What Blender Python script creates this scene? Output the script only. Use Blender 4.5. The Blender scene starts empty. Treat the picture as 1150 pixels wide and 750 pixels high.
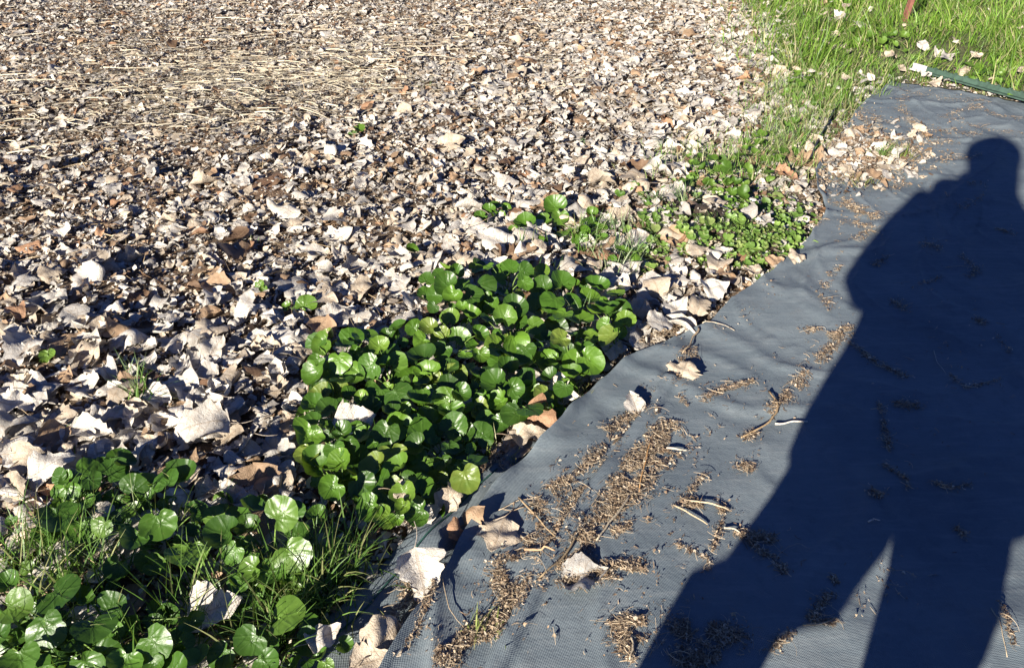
import bpy, math, random
import numpy as np
from mathutils import Vector, Matrix

rng = np.random.default_rng(7)
random.seed(7)
scene = bpy.context.scene
COL = scene.collection
R = math.radians

# ------------------------------------------------------------------ camera, sky, sun, exposure
F, W0, H0, CAMH = 950.0, 1150.0, 750.0, 1.5
PITCH = math.atan(573.0 / F)
cam_d = bpy.data.cameras.new('camera'); cam = bpy.data.objects.new('camera', cam_d); COL.objects.link(cam)
cam.location = (0, 0, CAMH); cam.rotation_euler = (math.pi / 2 - PITCH, 0, 0)
cam_d.sensor_width = 36; cam_d.lens = 36 * F / W0
cam_d.clip_start = 0.01; cam_d.clip_end = 500
scene.camera = cam


def ray(px, py):
    X = np.asarray(px, float) - W0 / 2; Y = H0 / 2 - np.asarray(py, float)
    return np.stack([X, F * math.cos(PITCH) + Y * math.sin(PITCH), Y * math.cos(PITCH) - F * math.sin(PITCH)], -1)


def P(px, py, z=0.0):                      # a pixel of the 1150 x 750 photograph -> the point at height z
    r = ray(px, py); t = (z - CAMH) / r[..., 2]
    p = r * t[..., None]; p[..., 2] += CAMH
    return p


def proj(p):                               # world -> pixel
    p = np.asarray(p, float); x = p[..., 0]; y = p[..., 1]; z = p[..., 2] - CAMH
    d = y * math.cos(PITCH) - z * math.sin(PITCH); u = y * math.sin(PITCH) + z * math.cos(PITCH)
    d = np.where(d < 0.05, 0.05, d)
    return W0 / 2 + F * x / d, H0 / 2 - F * u / d, F / d


s = ray(1085, 205); s = s / np.linalg.norm(s)          # where the shadows point
SUN_EL = math.asin(-s[2]); AZ = math.atan2(s[0], s[1])
HD = np.array([math.sin(AZ), math.cos(AZ)]); RT = np.array([HD[1], -HD[0]])
world = bpy.data.worlds.new('World'); scene.world = world; world.use_nodes = True
wn = world.node_tree.nodes
sky = wn.new('ShaderNodeTexSky'); sky.sky_type = 'NISHITA'; sky.sun_disc = False
sky.sun_elevation = SUN_EL; sky.sun_rotation = AZ + math.pi; sky.air_density = 1.0; sky.dust_density = 0.3; sky.ozone_density = 2.5
tint = wn.new('ShaderNodeMix'); tint.data_type = 'RGBA'; tint.blend_type = 'MULTIPLY'; tint.inputs[0].default_value = 1; tint.inputs[7].default_value = (.25, .345, .68, 1)   # the clear deep blue of a winter sky
world.node_tree.links.new(sky.outputs[0], tint.inputs[6]); world.node_tree.links.new(tint.outputs[2], wn['Background'].inputs[0]); wn['Background'].inputs[1].default_value = 0.05
sun_d = bpy.data.lights.new('sun', 'SUN'); sun = bpy.data.objects.new('sun', sun_d); COL.objects.link(sun)
sun_d.energy = 5.0; sun_d.angle = R(0.5); sun_d.color = (1.0, 0.93, 0.82)
sun.rotation_euler = Vector(s).to_track_quat('-Z', 'Y').to_euler(); sun.location = (-4, -6, 5)
vs = scene.view_settings; vs.view_transform = 'Standard'; vs.look = 'None'; vs.exposure = 1.5; vs.gamma = 1; vs.use_curve_mapping = False
scene.cycles.use_denoising = True
scene.cycles.max_bounces = 6; scene.cycles.diffuse_bounces = 3; scene.cycles.transmission_bounces = 3

# ------------------------------------------------------------------ numeric helpers
def vnoise(x, y, seed=0):
    x = np.asarray(x, float); y = np.asarray(y, float)
    xi = np.floor(x).astype(np.int64); yi = np.floor(y).astype(np.int64)
    fx = x - xi; fy = y - yi; fx = fx * fx * (3 - 2 * fx); fy = fy * fy * (3 - 2 * fy)
    def h(a, b):
        n = (a * 374761393 + b * 668265263 + seed * 982451653) & 0x7fffffff
        n = ((n ^ (n >> 13)) * 1274126177) & 0x7fffffff
        return ((n ^ (n >> 16)) & 0xffff) / 65535.0
    return ((h(xi, yi) * (1 - fx) + h(xi + 1, yi) * fx) * (1 - fy) + (h(xi, yi + 1) * (1 - fx) + h(xi + 1, yi + 1) * fx) * fy) * 2 - 1


def fbm(x, y, seed=0, o=3):
    a = 0; k = 1
    for i in range(o):
        a = a + vnoise(np.asarray(x) * 2 ** i, np.asarray(y) * 2 ** i, seed + i) * k; k *= .5
    return a


def inside(poly, x, y):
    poly = np.asarray(poly); x = np.asarray(x, float); y = np.asarray(y, float)
    c = np.zeros(x.shape, bool); n = len(poly)
    for i in range(n):
        x0, y0 = poly[i]; x1, y1 = poly[(i + 1) % n]
        if y0 == y1: continue
        c ^= ((y0 > y) != (y1 > y)) & (x < (x1 - x0) * (y - y0) / (y1 - y0) + x0)
    return c


def pdist(line, x, y):
    d = np.full(np.shape(x), 1e9)
    for a, b in zip(line[:-1], line[1:]):
        e = b - a; L = (e ** 2).sum() + 1e-12
        t = np.clip(((x - a[0]) * e[0] + (y - a[1]) * e[1]) / L, 0, 1)
        d = np.minimum(d, np.hypot(x - a[0] - t * e[0], y - a[1] - t * e[1]))
    return d


def resample(line, n):
    line = np.asarray(line, float); sg = np.sqrt(((line[1:] - line[:-1]) ** 2).sum(1)); c = np.concatenate([[0], np.cumsum(sg)])
    t = np.linspace(0, c[-1], n)
    return np.stack([np.interp(t, c, line[:, k]) for k in range(line.shape[1])], 1)


def sstep(a, b, x):
    t = np.clip((x - a) / (b - a), 0, 1); return t * t * (3 - 2 * t)


class Acc:                                  # collects quads and builds ONE mesh object
    def __init__(s): s.v = []; s.f = []; s.uv = []; s.c = []; s.n = 0
    def add(s, v, f, uv=None, c=None):
        v = np.asarray(v, float).reshape(-1, 3); f = np.asarray(f, np.int64).reshape(-1, 4)
        s.v.append(v); s.f.append(f + s.n); s.n += len(v)
        s.uv.append(np.zeros((len(v), 2)) if uv is None else np.asarray(uv).reshape(-1, 2))
        c = np.ones((len(v), 3)) * .5 if c is None else np.broadcast_to(np.asarray(c, float), (len(v), 3))
        s.c.append(c)
    def mesh(s, name, mat, smooth=True):
        v = np.concatenate(s.v); f = np.concatenate(s.f); uv = np.concatenate(s.uv); c = np.concatenate(s.c)
        me = bpy.data.meshes.new(name); me.vertices.add(len(v)); me.vertices.foreach_set('co', v.astype(np.float32).ravel())
        me.loops.add(f.size); me.loops.foreach_set('vertex_index', f.astype(np.int32).ravel())
        me.polygons.add(len(f)); me.polygons.foreach_set('loop_start', np.arange(0, f.size, 4, dtype=np.int32))
        me.polygons.foreach_set('use_smooth', np.full(len(f), smooth))
        u = me.uv_layers.new(name='uv'); u.data.foreach_set('uv', uv[f.ravel()].astype(np.float32).ravel())
        a = me.attributes.new('col', 'FLOAT_COLOR', 'POINT')
        a.data.foreach_set('color', np.concatenate([c, np.ones((len(c), 1))], 1).astype(np.float32).ravel())
        me.materials.append(mat); me.update(calc_edges=True); me.validate()
        return me
    def build(s, name, mat, parent=None, smooth=True):
        o = bpy.data.objects.new(name, s.mesh(name, mat, smooth)); COL.objects.link(o); o.parent = parent
        return o


def tag(o, label=None, cat=None, group=None, kind=None):
    if label: o['label'] = label
    if cat: o['category'] = cat
    if group: o['group'] = group
    if kind: o['kind'] = kind
    return o


def empty(name, loc, rz=0.0):
    o = bpy.data.objects.new(name, None); COL.objects.link(o); o.location = loc; o.rotation_euler.z = rz; o.empty_display_size = .05
    return o


def gridf(nu, nv, wrap=False):
    i, j = np.meshgrid(np.arange(nu - 1), np.arange(nv - (0 if wrap else 1)), indexing='ij'); j2 = (j + 1) % nv
    return np.stack([i * nv + j, (i + 1) * nv + j, (i + 1) * nv + j2, i * nv + j2], -1).reshape(-1, 4)


def tube(acc, pts, r, n=6, c=None):
    pts = np.asarray(pts, float); m = len(pts); r = np.broadcast_to(np.asarray(r, float), (m,))
    T = np.gradient(pts, axis=0); T /= np.linalg.norm(T, axis=1)[:, None] + 1e-9
    up = np.broadcast_to(np.eye(3)[int(np.argmin((T ** 2).mean(0)))], T.shape)
    A = np.cross(T, up); A /= np.linalg.norm(A, axis=1)[:, None] + 1e-9; B = np.cross(A, T)
    a = np.linspace(0, 2 * math.pi, n, endpoint=False)
    v = pts[:, None] + r[:, None, None] * (np.cos(a)[None, :, None] * A[:, None] + np.sin(a)[None, :, None] * B[:, None])
    # closed ends: extra collapsed rings
    v = np.concatenate([np.repeat(pts[:1, None], n, 1), v, np.repeat(pts[-1:, None], n, 1)], 0)
    acc.add(v.reshape(-1, 3), gridf(m + 2, n, True)[:, ::-1], None, c)


def box(acc, lo, hi, M=None, c=None):
    x0, y0, z0 = lo; x1, y1, z1 = hi
    v = np.array([[x0, y0, z0], [x1, y0, z0], [x1, y1, z0], [x0, y1, z0], [x0, y0, z1], [x1, y0, z1], [x1, y1, z1], [x0, y1, z1]], float)
    if M is not None: v = np.array([M @ Vector(p) for p in v])
    acc.add(v, [[3, 2, 1, 0], [4, 5, 6, 7], [0, 1, 5, 4], [1, 2, 6, 5], [2, 3, 7, 6], [3, 0, 4, 7]], None, c)


def blades(acc, base, az, lean, L, w, bend, c, segs=3, face=None, roll=None):
    """thin tapering grass blades / straws, all vectorised"""
    N = len(base); t = np.linspace(0, 1, segs + 1)
    d = np.stack([np.sin(az), np.cos(az)], 1); sd = np.stack([d[:, 1], -d[:, 0]], 1)
    if face is not None: sd = np.stack([np.sin(face), np.cos(face)], 1)
    ang = lean[:, None] + bend[:, None] * (t[None, :-1] + .5 / segs)
    st = (L / segs)[:, None]
    hx = np.concatenate([np.zeros((N, 1)), np.cumsum(np.sin(ang) * st, 1)], 1); hz = np.concatenate([np.zeros((N, 1)), np.cumsum(np.cos(ang) * st, 1)], 1)
    cen = np.zeros((N, segs + 1, 3)); cen[..., :2] = base[:, None, :2] + d[:, None] * hx[..., None]; cen[..., 2] = base[:, None, 2] + hz
    ww = (w[:, None] * (1 - t[None] ** 2.2 * .93)) * .5
    side = np.zeros((N, segs + 1, 3)); side[..., :2] = sd[:, None] * ww[..., None]
    if roll is not None: side[..., 2] = ww * np.sin(roll)[:, None]; side[..., :2] *= np.cos(roll)[:, None, None]
    v = np.stack([cen - side, cen + side], 2).reshape(-1, 3)
    k = np.arange(N)[:, None] * (2 * (segs + 1)) + np.arange(segs)[None] * 2
    f = np.stack([k, k + 1, k + 3, k + 2], -1).reshape(-1, 4)
    uv = np.stack(np.broadcast_arrays(t[None, :, None], np.array([0., 1.])[None, None, :]), -1)
    uv = np.broadcast_to(uv, (N, segs + 1, 2, 2)).reshape(-1, 2)
    acc.add(v, f, uv, np.repeat(np.broadcast_to(c, (N, 3)), 2 * (segs + 1), 0))


def fibres(acc, base, az, L, w, curl, c, segs=4, arch=.0, roll=None):
    N = len(base); a = az[:, None] + curl[:, None] * np.linspace(-.5, .5, segs)[None]; st = (L / segs)[:, None]
    x = np.concatenate([np.zeros((N, 1)), np.cumsum(np.sin(a) * st, 1)], 1); y = np.concatenate([np.zeros((N, 1)), np.cumsum(np.cos(a) * st, 1)], 1)
    cen = np.stack([x - x.mean(1)[:, None], y - y.mean(1)[:, None], np.sin(np.linspace(0, math.pi, segs + 1))[None] * np.broadcast_to(arch, (N,))[:, None] * L[:, None]], -1) + base[:, None]
    k = np.broadcast_to(np.linspace(1, .55, segs + 1)[None] * w[:, None] * .5, (N, segs + 1)); rl = np.zeros(N) if roll is None else roll
    sd = np.stack([np.cos(az)[:, None] * k * np.cos(rl)[:, None], -np.sin(az)[:, None] * k * np.cos(rl)[:, None], k * np.sin(rl)[:, None]], -1)
    v = np.stack([cen - sd, cen + sd], 2).reshape(-1, 3); i = np.arange(N)[:, None] * (2 * (segs + 1)) + np.arange(segs)[None] * 2
    acc.add(v, np.stack([i, i + 1, i + 3, i + 2], -1).reshape(-1, 4), None, np.repeat(np.broadcast_to(c, (N, 3)), 2 * (segs + 1), 0))


# ------------------------------------------------------------------ materials
def mat_new(name):
    m = bpy.data.materials.new(name); m.use_nodes = True; nt = m.node_tree
    return m, nt, nt.nodes['Principled BSDF'], nt.nodes['Material Output']


def nd(nt, t, **k):
    n = nt.nodes.new(t)
    for a, b in k.items():
        if a.startswith('i_'): n.inputs[int(a[2:])].default_value = b
        else: setattr(n, a, b)
    return n


def math_n(nt, op, a, b=None, clamp=False):
    n = nt.nodes.new('ShaderNodeMath'); n.operation = op; n.use_clamp = clamp
    for i, x in enumerate((a, b)):
        if x is None: continue
        if hasattr(x, 'links'): nt.links.new(x, n.inputs[i])
        else: n.inputs[i].default_value = x
    return n.outputs[0]


def mixc(nt, fac, a, b, mode='MIX'):
    n = nt.nodes.new('ShaderNodeMix'); n.data_type = 'RGBA'; n.blend_type = mode
    for i, x in ((0, fac), (6, a), (7, b)):
        if hasattr(x, 'links'): nt.links.new(x, n.inputs[i])
        elif i == 0: n.inputs[0].default_value = x
        else: n.inputs[i].default_value = (*x, 1)
    return n.outputs[2]


def noise_n(nt, scale, detail=4, rough=.55, vec=None):
    n = nd(nt, 'ShaderNodeTexNoise'); n.inputs['Scale'].default_value = scale; n.inputs['Detail'].default_value = detail; n.inputs['Roughness'].default_value = rough
    if vec is None:
        tc = nd(nt, 'ShaderNodeTexCoord'); vec = tc.outputs['Object']
    nt.links.new(vec, n.inputs['Vector'])
    return n


def ramp(nt, x, a, b):
    n = nd(nt, 'ShaderNodeMapRange'); nt.links.new(x, n.inputs[0]); n.inputs[1].default_value = a; n.inputs[2].default_value = b
    return n.outputs[0]


def bump(nt, bs, h, strength, dist):
    b = nd(nt, 'ShaderNodeBump'); b.inputs['Strength'].default_value = strength; b.inputs['Distance'].default_value = dist
    nt.links.new(h, b.inputs['Height']); nt.links.new(b.outputs[0], bs.inputs['Normal'])


def translucent(nt, bs, out, colr, fac):
    t = nd(nt, 'ShaderNodeBsdfTranslucent'); nt.links.new(colr, t.inputs[0]); mx = nd(nt, 'ShaderNodeMixShader'); mx.inputs[0].default_value = fac
    nt.links.new(bs.outputs[0], mx.inputs[1]); nt.links.new(t.outputs[0], mx.inputs[2]); nt.links.new(mx.outputs[0], out.inputs[0])


def m_dead():
    m, nt, bs, out = mat_new('dry_leaf')
    at = nd(nt, 'ShaderNodeAttribute', attribute_name='col')
    uv = nd(nt, 'ShaderNodeUVMap', uv_map='uv'); sp = nd(nt, 'ShaderNodeSeparateXYZ'); nt.links.new(uv.outputs[0], sp.inputs[0])
    av = math_n(nt, 'ABSOLUTE', sp.outputs[1])
    mid = math_n(nt, 'LESS_THAN', av, .05)
    q = math_n(nt, 'FRACT', math_n(nt, 'MULTIPLY', math_n(nt, 'SUBTRACT', sp.outputs[0], math_n(nt, 'MULTIPLY', av, .22)), 7.0))
    side = math_n(nt, 'LESS_THAN', math_n(nt, 'ABSOLUTE', math_n(nt, 'SUBTRACT', q, .5)), .06)
    vein = math_n(nt, 'MAXIMUM', mid, math_n(nt, 'MULTIPLY', side, .7))
    n1 = noise_n(nt, 55, 5, .65); n2 = noise_n(nt, 260, 3, .6)
    c = mixc(nt, ramp(nt, n1.outputs[0], .42, .72), at.outputs[0], (.55, .44, .34), 'MULTIPLY')
    c = mixc(nt, .55, at.outputs[0], c)
    c = mixc(nt, math_n(nt, 'MULTIPLY', ramp(nt, n2.outputs[0], .57, .68), .32), c, (.13, .085, .05))
    c = mixc(nt, math_n(nt, 'MULTIPLY', vein, .42), c, (.25, .17, .10))
    nt.links.new(c, bs.inputs['Base Color']); bs.inputs['Roughness'].default_value = .62; bs.inputs['Specular IOR Level'].default_value = .35
    h = math_n(nt, 'ADD', math_n(nt, 'MULTIPLY', vein, .5), math_n(nt, 'ADD', math_n(nt, 'MULTIPLY', n1.outputs[0], 2.2), n2.outputs[0]))
    bump(nt, bs, h, .6, .0035)
    translucent(nt, bs, out, c, .10)
    return m


def m_green(name, rough=.34, trans=.22, spec=.5, veins=True):
    m, nt, bs, out = mat_new(name)
    at = nd(nt, 'ShaderNodeAttribute', attribute_name='col'); n1 = noise_n(nt, 40, 4); n2 = noise_n(nt, 150, 3)
    c = mixc(nt, math_n(nt, 'MULTIPLY', ramp(nt, n1.outputs[0], .35, .7), .5), at.outputs[0], (.045, .10, .010))
    h = math_n(nt, 'MULTIPLY', n1.outputs[0], 1.0)
    if veins:
        uv = nd(nt, 'ShaderNodeUVMap', uv_map='uv'); sp = nd(nt, 'ShaderNodeSeparateXYZ'); nt.links.new(uv.outputs[0], sp.inputs[0])
        q = math_n(nt, 'FRACT', math_n(nt, 'ADD', math_n(nt, 'MULTIPLY', sp.outputs[0], 4.5), math_n(nt, 'MULTIPLY', n1.outputs[0], .25)))
        dq = math_n(nt, 'MULTIPLY', math_n(nt, 'ABSOLUTE', math_n(nt, 'SUBTRACT', q, .5)), sp.outputs[1])
        ve = math_n(nt, 'LESS_THAN', dq, .022)
        c = mixc(nt, math_n(nt, 'MULTIPLY', ve, .20), c, (.14, .24, .06))
        h = math_n(nt, 'SUBTRACT', h, math_n(nt, 'MULTIPLY', ramp(nt, dq, .16, 0.0), .42))
    c = mixc(nt, math_n(nt, 'MULTIPLY', ramp(nt, n2.outputs[0], .70, .74), .6), c, (.22, .17, .07))
    nt.links.new(c, bs.inputs['Base Color']); bs.inputs['Specular IOR Level'].default_value = spec
    nt.links.new(math_n(nt, 'ADD', math_n(nt, 'MULTIPLY', n2.outputs[0], .25), rough - .12), bs.inputs['Roughness'])
    bump(nt, bs, h, .45, .004)
    translucent(nt, bs, out, mixc(nt, .5, c, (.20, .30, .02)), trans)
    return m


def m_attr(name, rough=.7, nscale=60, dark=(.3, .25, .2), amount=.5, trans=0, spec=.3, bmp=.002):
    m, nt, bs, out = mat_new(name)
    at = nd(nt, 'ShaderNodeAttribute', attribute_name='col'); n1 = noise_n(nt, nscale, 5, .6)
    c = mixc(nt, math_n(nt, 'MULTIPLY', ramp(nt, n1.outputs[0], .4, .7), amount), at.outputs[0], mixc(nt, 1, at.outputs[0], dark, 'MULTIPLY'))
    nt.links.new(c, bs.inputs['Base Color']); bs.inputs['Roughness'].default_value = rough; bs.inputs['Specular IOR Level'].default_value = spec
    bump(nt, bs, n1.outputs[0], .6, bmp)
    if trans: translucent(nt, bs, out, c, trans)
    return m


def m_soil():
    m, nt, bs, out = mat_new('soil')
    at = nd(nt, 'ShaderNodeAttribute', attribute_name='col'); n1 = noise_n(nt, 14, 6, .65); n2 = noise_n(nt, 120, 6, .75); n3 = noise_n(nt, 45, 5, .7)
    c = mixc(nt, ramp(nt, n1.outputs[0], .35, .65), at.outputs[0], mixc(nt, 1, at.outputs[0], (.55, .5, .45), 'MULTIPLY'))
    c = mixc(nt, math_n(nt, 'MULTIPLY', ramp(nt, n2.outputs[0], .55, .7), .6), c, (.30, .22, .14))
    c = mixc(nt, math_n(nt, 'MULTIPLY', ramp(nt, n3.outputs[0], .58, .7), .7), c, (.03, .02, .013))
    nt.links.new(c, bs.inputs['Base Color']); bs.inputs['Roughness'].default_value = .95
    bump(nt, bs, math_n(nt, 'ADD', n2.outputs[0], math_n(nt, 'MULTIPLY', n3.outputs[0], 2)), .9, .02)
    return m


def m_fabric():
    m, nt, bs, out = mat_new('woven_cloth')
    tc = nd(nt, 'ShaderNodeTexCoord'); mp = nd(nt, 'ShaderNodeMapping'); mp.inputs['Rotation'].default_value[2] = R(32); nt.links.new(tc.outputs['Object'], mp.inputs[0])
    sp = nd(nt, 'ShaderNodeSeparateXYZ'); nt.links.new(mp.outputs[0], sp.inputs[0])
    def wv(o, f): return math_n(nt, 'SINE', math_n(nt, 'MULTIPLY', o, f))
    weave = math_n(nt, 'MULTIPLY', wv(sp.outputs[0], 1250.), wv(sp.outputs[1], 1250.))
    rib = wv(sp.outputs[0], 260.)
    n1 = noise_n(nt, 2.2, 6, .62); n2 = noise_n(nt, 26, 6, .7); n3 = noise_n(nt, 420, 3, .6)
    st = nd(nt, 'ShaderNodeMapping'); st.inputs['Scale'].default_value = (2, 16, 1); st.inputs['Rotation'].default_value[2] = R(-52); nt.links.new(tc.outputs['Object'], st.inputs[0])
    n4 = noise_n(nt, 3, 5, .6, st.outputs[0])
    c = mixc(nt, ramp(nt, n1.outputs[0], .3, .72), (.108, .136, .154), (.172, .203, .217))
    c = mixc(nt, math_n(nt, 'MULTIPLY', ramp(nt, n4.outputs[0], .50, .75), .45), c, (.235, .255, .258))
    c = mixc(nt, math_n(nt, 'MULTIPLY', ramp(nt, n2.outputs[0], .52, .74), .5), c, (.085, .102, .115))
    c = mixc(nt, math_n(nt, 'MULTIPLY', ramp(nt, n3.outputs[0], .60, .72), .4), c, (.27, .255, .235))
    n5 = noise_n(nt, 5.5, 5, .65); c = mixc(nt, math_n(nt, 'MULTIPLY', ramp(nt, n5.outputs[0], .62, .72), .36), c, (.08, .092, .10))
    n6 = noise_n(nt, 11, 6, .7); c = mixc(nt, math_n(nt, 'MULTIPLY', ramp(nt, n6.outputs[0], .52, .75), .4), c, (.225, .235, .232))
    c = mixc(nt, math_n(nt, 'MULTIPLY', ramp(nt, weave, .1, .9), .14), c, (.06, .08, .11))
    nt.links.new(c, bs.inputs['Base Color']); bs.inputs['Roughness'].default_value = .75; bs.inputs['Specular IOR Level'].default_value = .3
    h = math_n(nt, 'ADD', math_n(nt, 'MULTIPLY', weave, .16), math_n(nt, 'ADD', math_n(nt, 'MULTIPLY', n4.outputs[0], .55), math_n(nt, 'MULTIPLY', n2.outputs[0], 1.3)))
    bump(nt, bs, h, .38, .006)
    return m


def m_flat(name, col, rough=.6, metal=0.0, var=.35, scale=30, bmp=.001):
    m, nt, bs, out = mat_new(name); n1 = noise_n(nt, scale, 6, .65)
    c = mixc(nt, math_n(nt, 'MULTIPLY', ramp(nt, n1.outputs[0], .38, .7), var), col, tuple(x * .35 for x in col))
    nt.links.new(c, bs.inputs['Base Color']); bs.inputs['Roughness'].default_value = rough; bs.inputs['Metallic'].default_value = metal
    bump(nt, bs, n1.outputs[0], .5, bmp)
    return m


MD = m_dead(); MG = m_green('round_leaf', .38, .22); MB = m_green('grass_blade', .45, .3, .35, False); MW = m_green('weed_leaf', .45, .25, .35, False)
MS = m_attr('dry_straw', .6, 90, (.6, .5, .4), .5, .1); MST = m_attr('leaf_stalk', .5, 80, (.6, .6, .4), .4, .1)
MT = m_attr('twig_bark', .8, 150, (.4, .35, .3), .6); MSOIL = m_soil(); MF = m_fabric()

# ------------------------------------------------------------------ layout lines, traced as ground points
def L2(pts): return np.array([P(x, y)[:2] for x, y in pts])
edge_px = [(430, 752), (470, 690), (502, 640), (530, 590), (553, 556), (590, 518), (624, 486), (665, 444), (705, 408), (750, 385), (792, 366), (830, 335), (872, 305), (908, 270), (930, 238), (918, 214), (915, 196), (932, 170), (952, 140), (975, 112), (1000, 92)]
EDGE = L2(edge_px)
d0 = EDGE[0] - EDGE[2]; d0 /= np.linalg.norm(d0)
EDGE = np.concatenate([[EDGE[0] + d0 * 4.2], EDGE])
barA, barB = P(1000, 90)[:2], P(1150, 117)[:2]; bd = (barB - barA) / np.linalg.norm(barB - barA)
FARR = barA + bd * 5.0
FAB = np.concatenate([EDGE, [FARR, [6.5, 2.0], [6.5, -4.0]]])
grass_px = [(770, -120), (812, -50), (845, 0), (862, 30), (872, 55), (880, 80), (896, 104), (915, 118), (945, 126), (975, 112)]
GR = np.concatenate([L2(grass_px), [barA, FARR, [22, 10], [22, 34], [-2, 34]]])
STRIP = L2([(300, 800), (330, 725), (385, 682), (432, 632), (480, 585), (530, 540), (560, 515), (600, 540), (500, 720), (430, 800)])
MOUND = P(838, 262)[:2]; MOUND2 = P(303, 214)[:2]; MOUND3 = P(770, 250)[:2]


def HT(x, y):
    x = np.asarray(x, float); y = np.asarray(y, float)
    d = pdist(EDGE, x, y); ins = inside(FAB, x, y)
    z = (.026 * fbm(x * 1.1, y * 1.1, 3) + .012 * fbm(x * 5, y * 5, 9)) * sstep(0, .7, d) + .012 * fbm(x * 9, y * 9, 5) * sstep(0, .08, d)
    z = z + .055 * np.exp(-((x - MOUND[0]) ** 2 + (y - MOUND[1]) ** 2) / .14 ** 2 / 2) + .05 * np.exp(-((x - MOUND2[0]) ** 2 + (y - MOUND2[1]) ** 2) / .13 ** 2 / 2)
    z = z + .05 * np.exp(-((x - MOUND3[0]) ** 2 + (y - MOUND3[1]) ** 2) / .10 ** 2 / 2)
    z = np.where(inside(STRIP, x, y), -.045, z)
    return np.where(ins, -.035, z - .03 * (1 - sstep(0, .10, d)))


def build_ground():
    near_x = np.arange(-6, 4.01, .045); near_y = np.arange(-1, 11.01, .045)
    gx = np.concatenate([-np.geomspace(150, 6.3, 26), near_x, np.geomspace(4.3, 150, 28)])
    gy = np.concatenate([-np.geomspace(60, 1.2, 20), near_y, np.geomspace(11.3, 300, 32)])
    X, Y = np.meshgrid(gx, gy, indexing='ij'); Z = HT(X, Y)
    g = inside(GR, X, Y) | (np.hypot(X, Y) > 24)
    soil = np.array([.20, .14, .09]); thatch = np.array([.13, .15, .05]); dk = np.array([.06, .04, .027]); red = np.array([.26, .14, .075])
    c = np.where(g[..., None], thatch, soil)
    for mnd, cc, rr in ((MOUND, dk, .30), (MOUND3, dk, .2), (MOUND2, red, .2)):
        k = np.exp(-((X - mnd[0]) ** 2 + (Y - mnd[1]) ** 2) / (rr * .7) ** 2)[..., None]; c = c * (1 - k) + cc * k
    a = Acc(); a.add(np.stack([X, Y, Z], -1), gridf(len(gx), len(gy)), None, c.reshape(-1, 3))
    o = a.build('ground', MSOIL); tag(o, 'brown soil under the dry leaf litter and the grass', kind='structure')


build_ground()


# ------------------------------------------------------------------ the dark cloth
FOLD = L2([(800, 372), (752, 432), (716, 480), (676, 520), (634, 566), (606, 610), (580, 660), (545, 700), (505, 745)])
PLEAT = L2([(752, 428), (727, 468), (690, 520), (652, 575), (622, 625), (594, 676), (562, 740), (545, 790)])
FLAP = np.concatenate([EDGE[1:-11], FOLD])


def FABZ(x, y):
    """height of the cloth on the path"""
    x = np.asarray(x, float); y = np.asarray(y, float)
    u = x * HD[1] - y * HD[0]; w = x * HD[0] + y * HD[1]
    z = .012 + .010 * fbm(x * 1.3, y * 1.3, 21) + .0035 * fbm(x * 7, y * 7, 31, 2)
    wa = fbm(x * 1.4, y * 1.4, 44) * .25
    r = 1 - np.abs(vnoise((u + wa) * 4.2, (w + wa) * .9, 50)); z = z + .012 * r ** 9
    r = 1 - np.abs(vnoise((u * .5 - w + wa) * 2.6, (w * .5 + u) * .7, 61)); z = z + .012 * r ** 12
    r = 1 - np.abs(vnoise((u * .9 + w * .7 + wa) * 7.5, (w - u) * 1.2, 77)); z = z + .006 * r ** 9
    z = z + .015 * np.clip((.026 - pdist(PLEAT, x, y)) / .011, 0, 1) * (.75 + .4 * fbm(w * 4, u * 2, 88))
    z = z + .012 * inside(FLAP, x, y) * sstep(-.2, .25, .25 + fbm(x * 3, y * 3, 93))
    return z


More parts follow.
